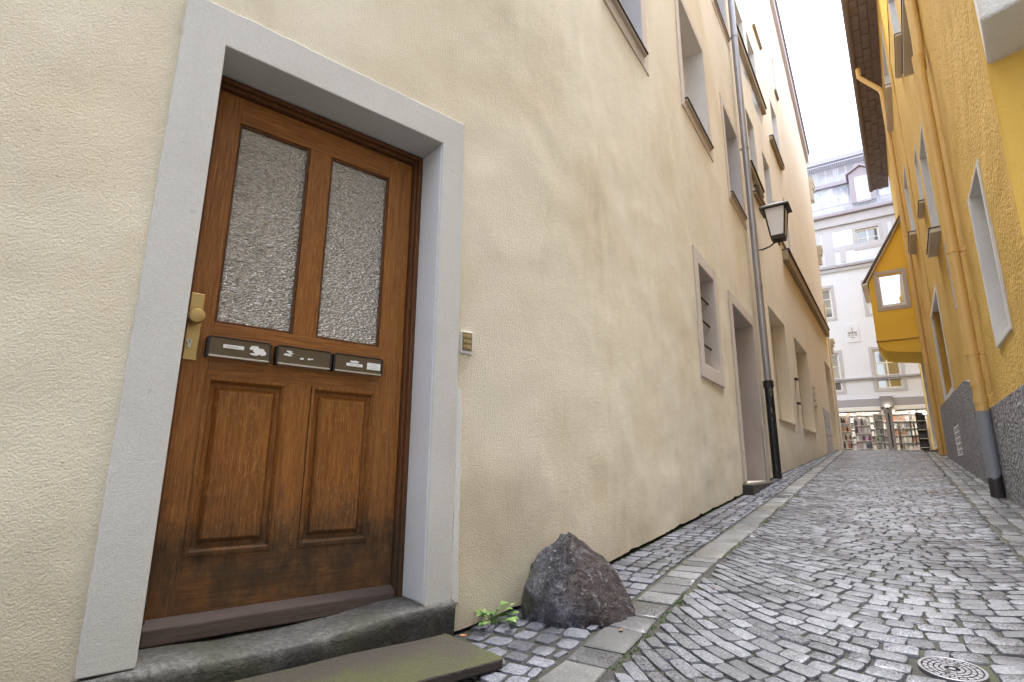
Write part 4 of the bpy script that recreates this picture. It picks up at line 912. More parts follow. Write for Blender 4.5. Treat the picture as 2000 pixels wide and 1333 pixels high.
# bay window hanging over the alley
S_B = 13.0; FBAY = Frame(FR.w(-S_B, 0, 0), nR, dR)      # x into the wall (right), y away from the camera
bl = FBAY.at(1712, 600)[0]; 
q_frTL = FBAY.at(1700, 530); q_frBR = FBAY.at(1778, 600); bx0 = -1.10; ez = FBAY.at(1690, 545)[1]; az_ = FBAY.at(1752, 428)[1]
zb1 = FBAY.at(1722, 690)[1]; zband = FBAY.at(1716, 668)[1]
wx0, wx1 = FBAY.at(1714, 545)[0], FBAY.at(1762, 540)[0]; wz1 = FBAY.at(1738, 535)[1]; wz0 = FBAY.at(1745, 597)[1]
bay = MB(); depth_b = 2.2
zt0 = zband + .03; front = []
holeb = [(wx0, wx1, wz0, wz1)]
bxs = with_edges(steps(bx0, .06, .1), holeb, 0, 1); bzs = with_edges(steps(zt0, ez, .12), holeb, 2, 3)
wall_sheet(bay, lambda x, y, z: (x, y, z), bxs, bzs, holeb, disp=.006)
bay.box(bx0, .06, .3, depth_b, zt0, ez)
bay.add([(bx0, 0, zt0), (bx0, .3, zt0), (bx0, .3, ez), (bx0, 0, ez)], [(0, 1, 2, 3)])
gab = [(bx0, ez), (.06, ez), (.06, az_ + .05), (-.02, az_)]; bay.prism(gab, 0.004, depth_b)
bayo = bay.build('bay_window', M['bay_brightened_yellow'], yellow, FBAY.mw, label='yellow gabled bay hanging out over the alley')
cs = MB(); csp = [(bx0 + .02, zt0 - .03), (bx0 + .03, zb1 + .34), (bx0 + .09, zb1 + .16), (bx0 + .22, zb1 + .05), (bx0 + .45, zb1 + .0), (.06, zb1 - .10), (.06, zt0 - .03)]
cs.prism(csp, .03, depth_b); cs.build('bay_corbel', M['bay_brightened_yellow'], bayo, FBAY.mw, bevel=.02)
MB().box(bx0 - .015, .05, -.015, .1, zt0 - .03, zt0 + .005).build('bay_string_course', M['yellow'], bayo, FBAY.mw, bevel=.006)
th = .09; ov = FBAY.at(1677, 515); dx = (-.02) - (bx0 - .16); sl2 = (az_ - (ez - .14)) / dx
roofp = [(bx0 - .18, ez - .20), (bx0 - .13, ez - .22), (-.0, az_ + .02), (.0, az_ + .13)]
MB().prism(roofp, -.16, depth_b).build('bay_roof', M['soffit'], bayo, FBAY.mw)
MB().prism([(bx0 - .10, ez - .215), (bx0 - .07, ez - .25), (.0, az_ - .06), (.0, az_ + .015)], -.12, -.02).build('barge_board', M['sand_stone'], bayo, FBAY.mw)
MB().prism([(bx0 - .16, ez - .26), (bx0 - .02, ez - .26), (bx0 - .02, ez - .19), (bx0 - .16, ez - .21)], -.16, depth_b).build('bay_gutter', M['white_frame'], bayo, FBAY.mw)
wb_ = MB(); b_ = .115
wb_.box(wx0 - b_, wx0, -.02, .06, wz0 - b_ * 1.2, wz1 + b_); wb_.box(wx1, wx1 + b_, -.02, .06, wz0 - b_ * 1.2, wz1 + b_); wb_.box(wx0, wx1, -.019, .06, wz1, wz1 + b_); wb_.box(wx0, wx1, -.019, .06, wz0 - b_ * 1.2, wz0)
wb_.build('bay_window_surround', M['pink_stone'], bayo, FBAY.mw, bevel=.005)
f = MB(); f.box(wx0, wx0 + .05, .02, .08, wz0, wz1); f.box(wx1 - .05, wx1, .02, .08, wz0, wz1); f.box(wx0 + .05, wx1 - .05, .02, .08, wz0, wz0 + .06); f.box(wx0 + .05, wx1 - .05, .02, .08, wz1 - .05, wz1)
f.box(wx0 - .02, wx1 + .02, -.03, .02, wz0 - .03, wz0 - .004); f.build('bay_window_frame', M['white_frame'], bayo, FBAY.mw)
k = NT('clear_pane'); gl = k.n('ShaderNodeBsdfGlossy'); gl.inputs['Roughness'].default_value = .02; tr = k.n('ShaderNodeBsdfTransparent'); mx = k.n('ShaderNodeMixShader'); mx.inputs[0].default_value = .45
k.t.links.new(tr.outputs[0], mx.inputs[1]); k.t.links.new(gl.outputs[0], mx.inputs[2]); k.t.links.new(mx.outputs[0], k.t.nodes['Material Output'].inputs['Surface']); M['clear'] = k.m
MB().box(wx0 + .05, wx1 - .05, .045, .055, wz0 + .06, wz1 - .05).build('bay_pane', M['clear'], bayo, FBAY.mw)
MB().box(wx0, wx1, .26, .28, wz0, wz1).build('bay_curtain', M['pale_curtain'], bayo, FBAY.mw)
arc = [(wx0 + .08 + (wx1 - wx0 - .16) * (.5 - .5 * math.cos(math.pi * i / 14)), wz0 + .06 + .30 * math.sin(math.pi * i / 14)) for i in range(15)]
MB().prism(arc, .12, .15).build('arched_panel', M['yellow_smooth'], bayo, FBAY.mw)
# white oriel on the front face near the corner
oz = FG.at(1925, 129)[1]; ox = FG.at(1925, 129)[0]; q = zhit(1915, 41, oz) - FG.P0; oy = float(q @ FG.y); oxf = float(q @ FG.x)
ol = MB(); x1_ = 2.6
ol.add([(ox, .05, oz), (x1_, .05, oz), (x1_, oy, oz), (oxf, oy, oz), (ox, .05, oz + 2.2), (x1_, .05, oz + 2.2), (x1_, oy, oz + 2.2), (oxf, oy, oz + 2.2)], [(0, 1, 2, 3), (4, 7, 6, 5), (3, 2, 6, 7), (0, 3, 7, 4), (1, 5, 6, 2), (0, 4, 5, 1)])
ol.build('oriel', M['white_rough'], yellow, FG.mw, bevel=.025, seg=3, label='white plastered oriel high on the front face')

# =================================================================== WHITE HOUSE ACROSS THE END
white = thing('white_house', 'tall white house with pale grey timbering and a lit shop across the alley end', 'building', FF.w(0, .3, .5))
def fz(u, v): return FF.at(u, v)
X0, X1 = -7.5, 8.0; zE = fz(1668, 418)[1]; zS = fz(1715, 738)[1]; zL = fz(1720, 781)[1]; zB = fz(1640, 520)[1]
wr = {}
a = fz(1703, 684); b = fz(1765, 757); wr['a'] = (a[0], b[0], b[1], a[1])
b = fz(1643, 735); wr['b'] = (b[0] - (wr['a'][1] - wr['a'][0]), b[0] + 0, wr['a'][2], wr['a'][3])
a = fz(1610, 565); b = fz(1629, 621); wr['c'] = (b[0] - .95, b[0], b[1], a[1]); l_ = fz(1688, 552)[0]; wr['d'] = (l_, l_ + .95, b[1], a[1])
a = fz(1670, 450); b = fz(1720, 476); wr['e'] = (a[0], b[0], b[1], a[1])
for i, (kx, off) in enumerate((('a', 3.2), ('b', -3.0), ('c', -3.0), ('d', 3.2), ('e', 3.2), ('e', -3.2))): r_ = wr[kx]; wr['x%d' % i] = (r_[0] + off, r_[1] + off, r_[2], r_[3])
shop = [(-3.6, .20, .3, zL - .28), (.47, 4.0, .3, zL - .28)]
holes = list(wr.values()) + shop
xs = with_edges(steps(X0, X1, .5), holes, 0, 1); zs = with_edges(steps(-1, zE, .4), holes, 2, 3)
mb = MB(); wall_sheet(mb, lambda x, y, z: (x, y, z), xs, zs, holes)
for (a, b) in (((X0, 0), (X0, 8)), ((X0, 8), (X1, 8)), ((X1, 8), (X1, 0))): mb.add([(a[0], a[1], -1), (b[0], b[1], -1), (b[0], b[1], zE), (a[0], a[1], zE)], [(0, 1, 2, 3)])
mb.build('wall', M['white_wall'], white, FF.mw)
for kx, r_ in wr.items():
    wide = kx[0] != 'c' 
    window(FF, white, *r_, depth=.14, band=.13, bandmat='grey_stone', reveal='grey_stone', proud=.02, nx=2, nzp=3 if kx not in ('e', 'x4', 'x5') else 2, fw=.07, glass='glass')
def course(z0, z1, pr, mat, name='string_course'): MB().box(X0, X1, -pr, .03, z0, z1).build(name, M[mat], white, FF.mw, bevel=.02)
course(zS - .05, zS + .05, .08, 'rail_grey'); course(zS - .11, zS - .055, .05, 'grey_stone')
course(zB - .10, zB + .03, .14, 'rail_grey'); course(zB - .28, zB - .105, .08, 'grey_stone')
course(zE - .45, zE - .02, .16, 'grey_stone', 'cornice'); course(zE - .015, zE + .14, .34, 'mauve', 'cornice'); course(zL - .28, zL + .06, .10, 'rail_grey', 'shop_lintel')
# timbering
def px_beam(p, q, w_): 
    a, b = fz(*p), fz(*q); d = np.array([b[0] - a[0], b[1] - a[1]]); L = np.linalg.norm(d); d /= L; n_ = np.array([-d[1], d[0]]) * w_ / 2
    MB().prism([tuple(a + n_), tuple(b + n_), tuple(b - n_), tuple(a - n_)], -.025, .02).build('timber', M['timber_grey'], white, FF.mw)
zT = [fz(1640, 447)[1], fz(1640, 487)[1]]
for zz in zT: MB().box(X0, X1, -.022, .02, zz - .11, zz + .11).build('timber', M['timber_grey'], white, FF.mw)
for xx_ in (-3.3, -1.45, -1.15, -.95, 1.2, 1.55, 2.6, 4.5): MB().box(xx_ - .10, xx_ + .10, -.026, .02, zB + .05, zE - .46).build('timber', M['timber_grey'], white, FF.mw)
for (p, q) in (((1634, 436), (1634, 452)), ((1681, 428), (1681, 442)), ((1645, 490), (1647, 513))): px_beam(p, q, .2)
px_beam((1607, 478), (1622, 510), .16)
# mansard, snow guard, dormer
zM1 = fz(1640, 345)[1] ; mans = MB()
mans.add([(X0, -.10, zE + .14), (X1, -.10, zE + .14), (X1, .9, zM1), (X0, .9, zM1), (X0, 8, zM1), (X1, 8, zM1), (X0, 8, zE + .14), (X1, 8, zE + .14)], [(0, 1, 2, 3), (3, 2, 5, 4), (0, 3, 4, 6), (1, 7, 5, 2)])
mans = mans.build('mansard_roof', M['mansard'], white, FF.mw)
for q in range(26):
    x = X0 + .3 + q * .6; MB().add([(x + dx_, y + dy, z) for (y, z) in ((-.10, zE + .15), (.9, zM1)) for dx_, dy in ((-.02, -.03), (.02, -.03), (.02, .05), (-.02, .05))], [(0, 1, 2, 3), (7, 6, 5, 4)] + [(i, i + 4, (i + 1) % 4 + 4, (i + 1) % 4) for i in range(4)]).build('roof_seam', M['mauve'], mans, FF.mw)
sg = MB()
for q in range(150): x = -3.2 + q * .06; sg.box(x - .012, x + .012, -.22, -.20, zE + .16, zE + .48)
sg.box(-3.3, 6, -.225, -.195, zE + .46, zE + .50); sg.box(-3.3, 6, -.225, -.195, zE + .17, zE + .20); sg.build('snow_guard', M['rail_grey'], mans, FF.mw, kind='stuff')
d0, d1 = fz(1668, 349), fz(1702, 391); dm = MB(); m_ = .22
dm.prism([(d0[0] - m_, zE + .5), (d1[0] + m_, zE + .5), (d1[0] + m_, d0[1] + .22), ((d0[0] + d1[0]) / 2, d0[1] + .52), (d0[0] - m_, d0[1] + .22)], -.05, 1.2)
dm = dm.build('dormer', M['mauve'], mans, FF.mw, bevel=.02)
MB().prism([(d0[0] - m_ - .10, d0[1] + .20), ((d0[0] + d1[0]) / 2, d0[1] + .54), (d1[0] + m_ + .10, d0[1] + .20), (d1[0] + m_ + .10, d0[1] + .28), ((d0[0] + d1[0]) / 2, d0[1] + .64), (d0[0] - m_ - .10, d0[1] + .28)], -.16, 1.2).build('dormer_roof', M['mauve'], mans, FF.mw)
f = MB(); xa_, xb_, za_, zb_ = d0[0], d1[0], d1[1], d0[1]
f.box(xa_, xa_ + .06, -.075, -.045, za_, zb_); f.box(xb_ - .06, xb_, -.075, -.045, za_, zb_); f.box(xa_, xb_, -.074, -.045, zb_ - .06, zb_); f.box(xa_, xb_, -.074, -.045, za_, za_ + .06); f.box((xa_ + xb_) / 2 - .05, (xa_ + xb_) / 2 + .05, -.078, -.045, za_, zb_)
for q in range(1, 4): f.box(xa_, xb_, -.07, -.045, za_ + (zb_ - za_) * q / 4 - .02, za_ + (zb_ - za_) * q / 4 + .02)
f.build('dormer_window', M['white_frame'], mans, FF.mw)
MB().box(xa_ + .05, xb_ - .05, -.06, -.053, za_ + .05, zb_ - .05).build('dormer_pane', M['glass_light'], mans, FF.mw)
# roof terrace storey with railing
zR0, zR1 = fz(1640, 305)[1] , fz(1640, 281)[1]; zfl = zM1
course(zM1 - .05, zM1 + .10, -.82 + .0, 'mauve', 'roof_edge') if False else None
MB().box(X0, X1, .72, .95, zM1 - .06, zM1 + .12).build('roof_edge', M['mauve'], white, FF.mw)
pt_ = MB(); pt_.box(X0, X1, 2.2, 7.8, zM1, zR1 - .1); pt_.build('attic_wall', M['white_wall'], white, FF.mw)
for q in range(9):
    x = -3.9 + q * .9; MB().box(x, x + .62, 2.14, 2.19, zM1 + .25, zM1 + 2.0).build('attic_window', M['glass_light'], white, FF.mw); MB().box(x + .29, x + .33, 2.12, 2.145, zM1 + .25, zM1 + 2.0).build('attic_muntin', M['white_frame'], white, FF.mw)
MB().box(X0, X1, 1.3, 8, zR1 - .12, zR1 + .12).build('flat_roof', M['rail_grey'], white, FF.mw)
rl = MB(); zrt = zM1 + 1.12
for q in range(110): x = -3.4 + q * .085; rl.box(x - .010, x + .010, .78, .80, zM1 + .12, zrt)
rl.build('railing_bars', M['rail_grey'], white, FF.mw, kind='stuff')
MB().box(-3.6, 6.2, .765, .815, zrt, zrt + .05).build('handrail', M['rail_grey'], white, FF.mw)
a = fz(1686, 290); MB().tube([(a[0], 1.0, zM1 + .8), (a[0] - .02, 1.0, zM1 + 3.1)], .025, 6).build('antenna_pole', M['rail_grey'], white, FF.mw)
# relief emblem plaque
a, b = fz(1650, 634), fz(1680, 668); cx0, cz0 = (a[0] + b[0]) / 2, (a[1] + b[1]) / 2
pq = MB(); pq.box(a[0], b[0], -.03, .02, b[1], a[1]); pq = pq.build('emblem_plaque', M['white_wall'], white, FF.mw, bevel=.01)
em = MB(); U = (b[0] - a[0]) / 30
def P2(pts): em.prism([(cx0 + x * U, cz0 + z * U * 1.15) for x, z in pts], -.055, -.028)
for sgn in (-1, 1):
    P2([(sgn * 2, 0), (sgn * 5, 4), (sgn * 7, 1), (sgn * 10, 4), (sgn * 11, -1), (sgn * 6, -1.2), (sgn * 3, -1.5)][::sgn])
    P2([(sgn * 10, -3), (sgn * 9, -7), (sgn * 6, -8), (sgn * 7, -4)][::sgn])
P2([(-2, 0), (2, 0), (1.2, 6), (-1.2, 6)]); P2([(-.6, 7), (.8, 7), (.4, 13), (-1, 13)]); P2([(-1, 10), (2, 11), (-1, 12)]); P2([(-4, -10), (3, -11), (4, -12.5), (-3, -12)]); P2([(-2, -4), (2, -4), (0, -8)])
em.build('emblem_relief', M['crest'], pq, FF.mw)
# shop: pillar, awning boxes, interior
MB().box(.20, .47, -.18, .4, .2, zL + .10).build('shop_pillar', M['shop_pillar'], white, FF.mw, bevel=.01)
MB().box(.10, .57, -.20, .3, zL - .34, zL + .12).build('pillar_capital', M['shop_pillar'], white, FF.mw, bevel=.01)
lampz = fz(1733, 795)[1]
pl2 = MB(); pl2.tube([(.335, -.24, lampz - .10), (.335, -.24, lampz - .02)], [.02, .07], 10, 0); pl2.box(.32, .35, -.24, -.17, lampz - .12, lampz - .08, 0); pl2.tube([(.335, -.24, lampz - .018), (.335, -.24, lampz + .012)], .06, 10, 1); pl2.build('pillar_lamp', [M['lamp_iron'], M['lamp_on']], white, FF.mw)
MB().prism([(.315, .35 + .45), (.355, .35 + .45), (.365, lampz - .30), (.335, lampz - .24), (.305, lampz - .30)], -.192, -.17).build('pillar_ornament', M['lamp_iron'], white, FF.mw)
shz = zL - .28
for (xa_, xb_) in ((-3.6, .09), (.58, 4.0)):
    MB().box(xa_, xb_, -.12, .3, shz - .19, shz - .005).build('awning_box', M['white_awning'], white, FF.mw, bevel=.02)
    MB().box(xa_, xb_, -.06, .3, shz - .22, shz - .192).build('shop_window_head', M['mauve'], white, FF.mw)
inn = MB(); inn.box(-3.7, 4.1, 1.9, 2.0, 0, 3.2, 1); inn.box(-3.7, 4.1, .05, 2.0, shz + .02, shz + .1); inn.box(-3.7, 4.1, .0, 2.0, .2, .28); inn\
    .build('shop_interior', [M['shop_wall'], M['shop_back']], white, FF.mw)
for (xa_, xb_) in ((-3.4, -.1), (.7, 3.8)): MB().box(xa_, xb_, .9, 1.05, shz - .02, shz + .015).build('ceiling_strip', M['lamp_strip'], white, FF.mw)
for (u, v) in ((1669, 794), (1661, 801), (1701, 793), (1699, 798), (1751, 796), (1770, 788), (1786, 788), (1783, 805), (1806, 807)):
    a = FF.at(u, v, .45); MB().tube([(a[0], .45, a[1] - .04), (a[0], .45, a[1] + .03)], .055, 8).build('spotlight', M['lamp_on'], white, FF.mw)
for (u0, v0, u1, v1) in ((1641, 801, 1654, 811), (1671, 797, 1688, 809), (1706, 796, 1717, 807), (1768, 793, 1777, 804), (1792, 793, 1803, 806)):
    a, b = FF.at(u0, v0, 1.2), FF.at(u1, v1, 1.2); MB().box(a[0], b[0], 1.2, 1.22, b[1], a[1]).build('hanging_poster', M['shop_wall'], white, FF.mw)

PAL = {}
def cm(c):
    if c not in PAL: PAL[c] = plain('goods_%d' % len(PAL), c, .6, var=.15, sc=8)
    return PAL[c]
def rack(u0, v0, u1, v1, y, label, pal, rows, cols, kind='bag', mat='alu'):
    a, b = FF.at(u0, v0, y), FF.at(u1, v1, y); x0, x1, z0, z1 = a[0], b[0], .45, a[1]
    t = thing('display_rack', label, 'shop display', FF.w((x0 + x1) / 2, y + .2, .28), 'display racks in the lit shop window')
    fr2 = MB(); fr2.box(x0 - .02, x0, y, y + .3, .28, z1); fr2.box(x1, x1 + .02, y, y + .3, .28, z1); fr2.box(x0, x1, y + .28, y + .3, .28, z1)
    fr2.build('rack_frame', M[mat], t, FF.mw); rh = (z1 - z0) / rows
    for i in range(rows):
        z = z0 + i * rh; MB().box(x0, x1, y, y + .28, z - .02, z).build('rack_shelf', M['white_frame'], t, FF.mw)
        cw = (x1 - x0) / cols
        for j in range(cols):
            xc = x0 + (j + .5) * cw; c = random.choice(pal); hh = rh * random.uniform(.7, .95); ww = cw * random.uniform(.8, .99) / 2; m_ = MB()
            if kind == 'bag':
                m_.prism([(xc - ww, z), (xc + ww, z), (xc + ww * .8, z + hh * .7), (xc - ww * .8, z + hh * .7)], y + .02, y + .2)
                m_.tube([(xc - ww * .5, y + .1, z + hh * .7), (xc - ww * .3, y + .1, z + hh), (xc + ww * .3, y + .1, z + hh), (xc + ww * .5, y + .1, z + hh * .7)], .012, 5); m_.build('handbag', cm(c), t, FF.mw)
            elif kind == 'frame':
                m_.box(xc - ww, xc + ww, y + .06, y + .10, z, z + hh, 0); m_.box(xc - ww * .6, xc + ww * .6, y + .052, y + .062, z + hh * .2, z + hh * .8, 1); m_.build('picture_frame', [cm(c), cm(random.choice([(.6, .58, .52), (.12, .12, .11), (.4, .38, .33)]))], t, FF.mw)
            elif kind == 'bottle':
                m_.tube([(xc, y + .1, z), (xc, y + .1, z + hh * .6), (xc, y + .1, z + hh * .75), (xc, y + .1, z + hh)], [ww * .8, ww * .8, ww * .3, ww * .3], 8); m_.build('bottle', cm(c), t, FF.mw)
    return t
rack(1640, 812, 1666, 876, .35, 'leftmost rack of mixed brown and orange souvenirs in shop window', [(.42, .16, .07), (.06, .03, .03), (.75, .40, .20), (.7, .6, .5), (.05, .05, .10)], 5, 4, 'bottle')
rack(1667, 817, 1705, 876, .30, 'rack of pale pink and purple handbags in shop window', [(.7, .65, .68), (.60, .45, .52), (.18, .06, .16), (.75, .75, .75), (.10, .09, .12), (.45, .40, .42)], 5, 5, 'bag')
rack(1706, 808, 1731, 876, .32, 'rack of grey picture frames left of the shop pillar', [(.16, .16, .14), (.55, .54, .48), (.30, .29, .26)], 6, 4, 'frame')
rack(1752, 828, 1764, 876, .34, 'narrow rack of small red souvenirs just right of the shop pillar', [(.45, .12, .10), (.10, .08, .08), (.6, .55, .5)], 4, 3, 'bottle')
rack(1788, 805, 1815, 876, .34, 'rightmost rack of black bags in shop window', [(.02, .02, .03), (.05, .05, .07), (.10, .10, .13), (.035, .04, .06)], 5, 3, 'bag', 'black_plastic')
rack(1636, 800, 1817, 876, 1.35, 'long back shelf of mixed small goods behind the shop window racks', [(.55, .50, .45), (.30, .22, .18), (.62, .56, .58), (.12, .11, .12), (.45, .20, .12), (.35, .40, .45), (.75, .72, .68)], 7, 22, 'bag')
t = thing('cloth_stand', 'stand of hanging grey and blue scarves between red souvenirs and black bags', 'shop display', FF.w(1.05, .5, .28))
for i, (u0, u1, c) in enumerate(((1768, 1775, (.22, .19, .20)), (1776, 1785, (.20, .29, .36)), (1785, 1789, (.45, .50, .52)))):
    a, b = FF.at(u0, 822, .4), FF.at(u1, 866, .4); zz = MB(); n_ = 6
    vs = []; 
    for q in range(n_ + 1):
        x = a[0] + (b[0] - a[0]) * q / n_; y = .42 + .03 * (q % 2); vs += [(x, y, b[1]), (x, y, a[1]), (x, y + .06, a[1]), (x, y + .06, b[1])]
    fs = []
    for q in range(n_):
        for w_ in range(4): fs.append((q * 4 + w_, q * 4 + (w_ + 1) % 4, q * 4 + 4 + (w_ + 1) % 4, q * 4 + 4 + w_))
    fs += [(0, 1, 2, 3), tuple(n_ * 4 + w_ for w_ in (3, 2, 1, 0))]; zz.add(vs, fs).build('scarf', cm(c), t, FF.mw)
a, b = FF.at(1764, 820, .4), FF.at(1790, 820, .4); MB().tube([(a[0], .45, a[1]), (b[0], .45, a[1])], .015, 6).build('stand_rail', M['alu'], t, FF.mw); MB().box(a[0], b[0], .4, .6, .28, .5).build('stand_base', M['white_frame'], t, FF.mw)
MB().tube([(a[0] + .01, .45, .28), (a[0] + .01, .45, a[1])], .015, 6).build('stand_post', M['alu'], t, FF.mw)

# =================================================================== WALL LANTERN
LO = .33; FL = Frame(FC.w(FC.at(1518, 440, -LO)[0], -LO, 0), FC.x, FC.y)
_d = np.hypot(*FL.P0[:2])
def zat(u, v): r_ = ray(u, v); return r_[2] / np.hypot(r_[0], r_[1]) * _d
zl0 = zat(1520, 470); zl1 = zat(1517, 411)
lan = thing('wall_lantern', 'dark metal wall lantern with frosted white panes on a curved bracket', 'lantern', FL.w(0, 0, zl0))
H = zl1 - zl0; bw, tw = .105, .165
def frust(mb, z0, z1, a, b, mi=0): mb.add([(x * a, y * a, z0) for x, y in ((-1, -1), (1, -1), (1, 1), (-1, 1))] + [(x * b, y * b, z1) for x, y in ((-1, -1), (1, -1), (1, 1), (-1, 1))], [(3, 2, 1, 0), (4, 5, 6, 7)] + [(i, (i + 1) % 4, (i + 1) % 4 + 4, i + 4) for i in range(4)], mi)
m_ = MB(); frust(m_, zl0, zl0 + .07, bw * 1.0, bw * 1.08); m_.build('lantern_base', M['lamp_iron'], lan, FL.mw, bevel=.004)
m_ = MB(); frust(m_, zl1 - .005, zl1 + .025, .235, .225); frust(m_, zl1 + .025, zl1 + .12, .225, .07); m_.build('lantern_roof', M['lamp_iron'], lan, FL.mw, bevel=.003)
m_ = MB(); m_.tube([(0, 0, zl1 + .12), (0, 0, zl1 + .16)], [.05, .03], 8); m_.build('lantern_finial', M['lamp_iron'], lan, FL.mw)
for (x, y) in ((-1, -1), (1, -1), (1, 1), (-1, 1)): MB().tube([(x * bw, y * bw, zl0 + .06), (x * tw, y * tw, zl1)], .014, 6).build('lantern_post', M['lamp_iron'], lan, FL.mw)
za, zb_ = zl0 + .07, zl1 - .006; sa = bw + (tw - bw) * .1 - .004; sb_ = tw - .006
for ax in range(4):
    def rot(x, y): 
        for _ in range(ax): x, y = -y, x
        return x, y
    v = []
    for (w_, d_, z_) in ((-.012, 0, za), (-.012, 0, zb_)): pass
    pts = [(-sa + .01, -sa, za), (sa - .01, -sa, za), (sb_ - .01, -sb_, zb_), (-sb_ + .01, -sb_, zb_)]
    v = [(*rot(p[0], p[1]), p[2]) for p in pts] + [(*rot(p[0], p[1] + .006), p[2]) for p in pts]
    MB().add(v, [(0, 1, 2, 3), (7, 6, 5, 4)] + [(i, i + 4, (i + 1) % 4 + 4, (i + 1) % 4) for i in range(4)]).build('lantern_pane', M['frost'], lan, FL.mw)
MB().tube([(0, 0, zl0 + .05), (0, 0, zl0 + .26)], [.03, .045], 10).build('lamp_bulb', M['label_white'], lan, FL.mw)
br_ = [(0, LO, zl0 - .10), (0, .27, zl0 - .11), (0, .15, zl0 - .08), (0, .06, zl0 - .02), (0, 0, zl0 - .015), (0, -.06, zl0 - .03)]
MB().tube(br_, .014, 8).build('lantern_bracket', M['lamp_iron'], lan, FL.mw, smooth=50); MB().tube([(0, 0, zl0 + .01), (0, 0, zl0 - .09)], .016, 8).build('lantern_stem', M['lamp_iron'], lan, FL.mw)

# =================================================================== GUARD STONE
rk = thing('guard_stone', 'dark rough boulder guard stone set against the foot of the cream wall', 'boulder', (0.30, 2.47, gxy(.3, 2.47)))
bm = bmesh.new(); bmesh.ops.create_icosphere(bm, subdivisions=5, radius=1.0)
gz0_ = gxy(.3, 2.45); cxr, cyr = 0.285, 2.51
tdir = (dA + dB); tdir /= np.linalg.norm(tdir); tn = np.array([tdir[1], -tdir[0], 0])
rf_ = random.Random(12); PLN = []
for _i in range(26):
    n_ = Vector((rf_.uniform(-1, 1), rf_.uniform(-1, 1), rf_.uniform(-.2, 1))).normalized(); PLN.append((n_, rf_.uniform(.85, .98)))
for v in bm.verts:
    p = v.co.copy(); dd_ = min([1.0] + [d / max(1e-3, n_.dot(p)) for n_, d in PLN if n_.dot(p) > .3]); p = p * dd_
    rad = (1 - max(0, p.z) ** 2.6 * .58); w_ = .25; d_ = .235
    a = p.x * w_ * rad + .02 + max(0, p.z) * .025; b = p.y * d_ * rad + (max(0, p.z)) * -.085
    q = Vector((a * tdir[0] + b * tn[0], a * tdir[1] + b * tn[1], 0)); zz = (p.z if p.z > 0 else p.z * .5) * .375
    nn_ = mnoise.noise(Vector((p.x, p.y, p.z)) * 1.5 + Vector((3, 1, 2))) * .035 + mnoise.noise(Vector((p.x, p.y, p.z)) * 3.7) * .018 + mnoise.noise(Vector((p.x, p.y, p.z)) * 9) * .008 + abs(mnoise.noise(Vector((p.x, p.y, p.z)) * 5 + Vector((7, 7, 7)))) * -.028 + mnoise.noise(Vector((p.x, p.y, p.z)) * 19) * .003
    d3 = Vector((p.x * tdir[0] + p.y * tn[0], p.x * tdir[1] + p.y * tn[1], p.z)).normalized()
    v.co = Vector((cxr, cyr, gz0_ - .03)) + q + Vector((0, 0, zz)) + d3 * nn_
me = bpy.data.meshes.new('boulder'); bm.to_mesh(me); bm.free(); me.materials.append(M['rock']); me.shade_smooth(); link('boulder', me, rk)

# =================================================================== WEED
wd_ = zhit(962, 1222, gxy(-.07, 2.35)); wd = thing('weed', 'small bright green weed growing at the foot of the cream wall beside the boulder', 'plant', tuple(wd_))
rw = random.Random(3)
for i in range(22):
    az2 = rw.uniform(0, 6.28); ln = rw.uniform(.02, .085); hz = rw.uniform(.015, .075); sz = rw.uniform(.012, .021)
    p0 = Vector(wd_); p1_ = p0 + Vector((math.cos(az2) * ln, math.sin(az2) * ln * .8 - .02, hz))
    MB().tube([p0, (p0 + p1_) / 2 + Vector((0, 0, .012)), p1_], .0011, 4).build('stem', M['stem'], wd)
    vs = []; n_ = 8; tl = Vector((math.cos(az2), math.sin(az2), rw.uniform(-.3, .3))).normalized(); sd_ = tl.cross(Vector((0, 0, 1))).normalized(); up_ = sd_.cross(tl)
    prof = [(0, .15), (.35, .75), (.8, 1.0), (1.3, .8), (1.7, .45), (2.0, .05)]
    for (l, w_) in prof:
        for sgn in (-1, 0, 1): vs.append(p1_ + tl * l * sz + sd_ * sgn * w_ * sz + up_ * (abs(sgn) * w_ * sz * .25 - (l - 1) ** 2 * sz * .18))
    fs = [(a * 3 + b, a * 3 + b + 1, a * 3 + b + 4, a * 3 + b + 3) for a in range(5) for b in range(2)]
    MB().add(vs, fs).build('leaf', M['leaf'], wd, smooth=60)

# =================================================================== FALLEN LEAVES, MOSS IN THE JOINTS
lf_px = [((905, 1244), (.45, .13, .03), 'orange fallen leaf at the back corner of the mossy slab', zsl + .006), ((1213, 1233), (.16, .09, .04), 'brown fallen leaf on the setts beside the boulder', None), ((1395, 1150), (.20, .12, .05), 'brown curled leaf lying by the pale kerb stones', None)]
for (uv, colr, lab, zz) in lf_px:
    z_ = zz if zz is not None else g(2.3); P_ = zhit(*uv, z_)
    if zz is None:
        for _ in range(6): P_ = zhit(*uv, gxy(P_[0], P_[1]) + .006)
    t = thing('fallen_leaf', lab, 'leaf', tuple(P_)); a_ = random.uniform(0, 6.28); vs = []
    for (l, w_) in ((-1, .05), (-.5, .5), (0, .62), (.5, .45), (1, .04)):
        for sg_ in (-1, 0, 1): vs.append((P_[0] + .013 * (l * math.cos(a_) - sg_ * w_ * math.sin(a_)), P_[1] + .013 * (l * math.sin(a_) + sg_ * w_ * math.cos(a_)), P_[2] + .003 + .004 * abs(sg_) * w_ + .003 * l * l))
    MB().add(vs, [(q * 3 + e, q * 3 + e + 1, q * 3 + e + 4, q * 3 + e + 3) for q in range(4) for e in range(2)]).build('blade', plain('leaf_litter_%d' % len(lab), colr, .6), t)
mo_ = MB(); rm = random.Random(5)
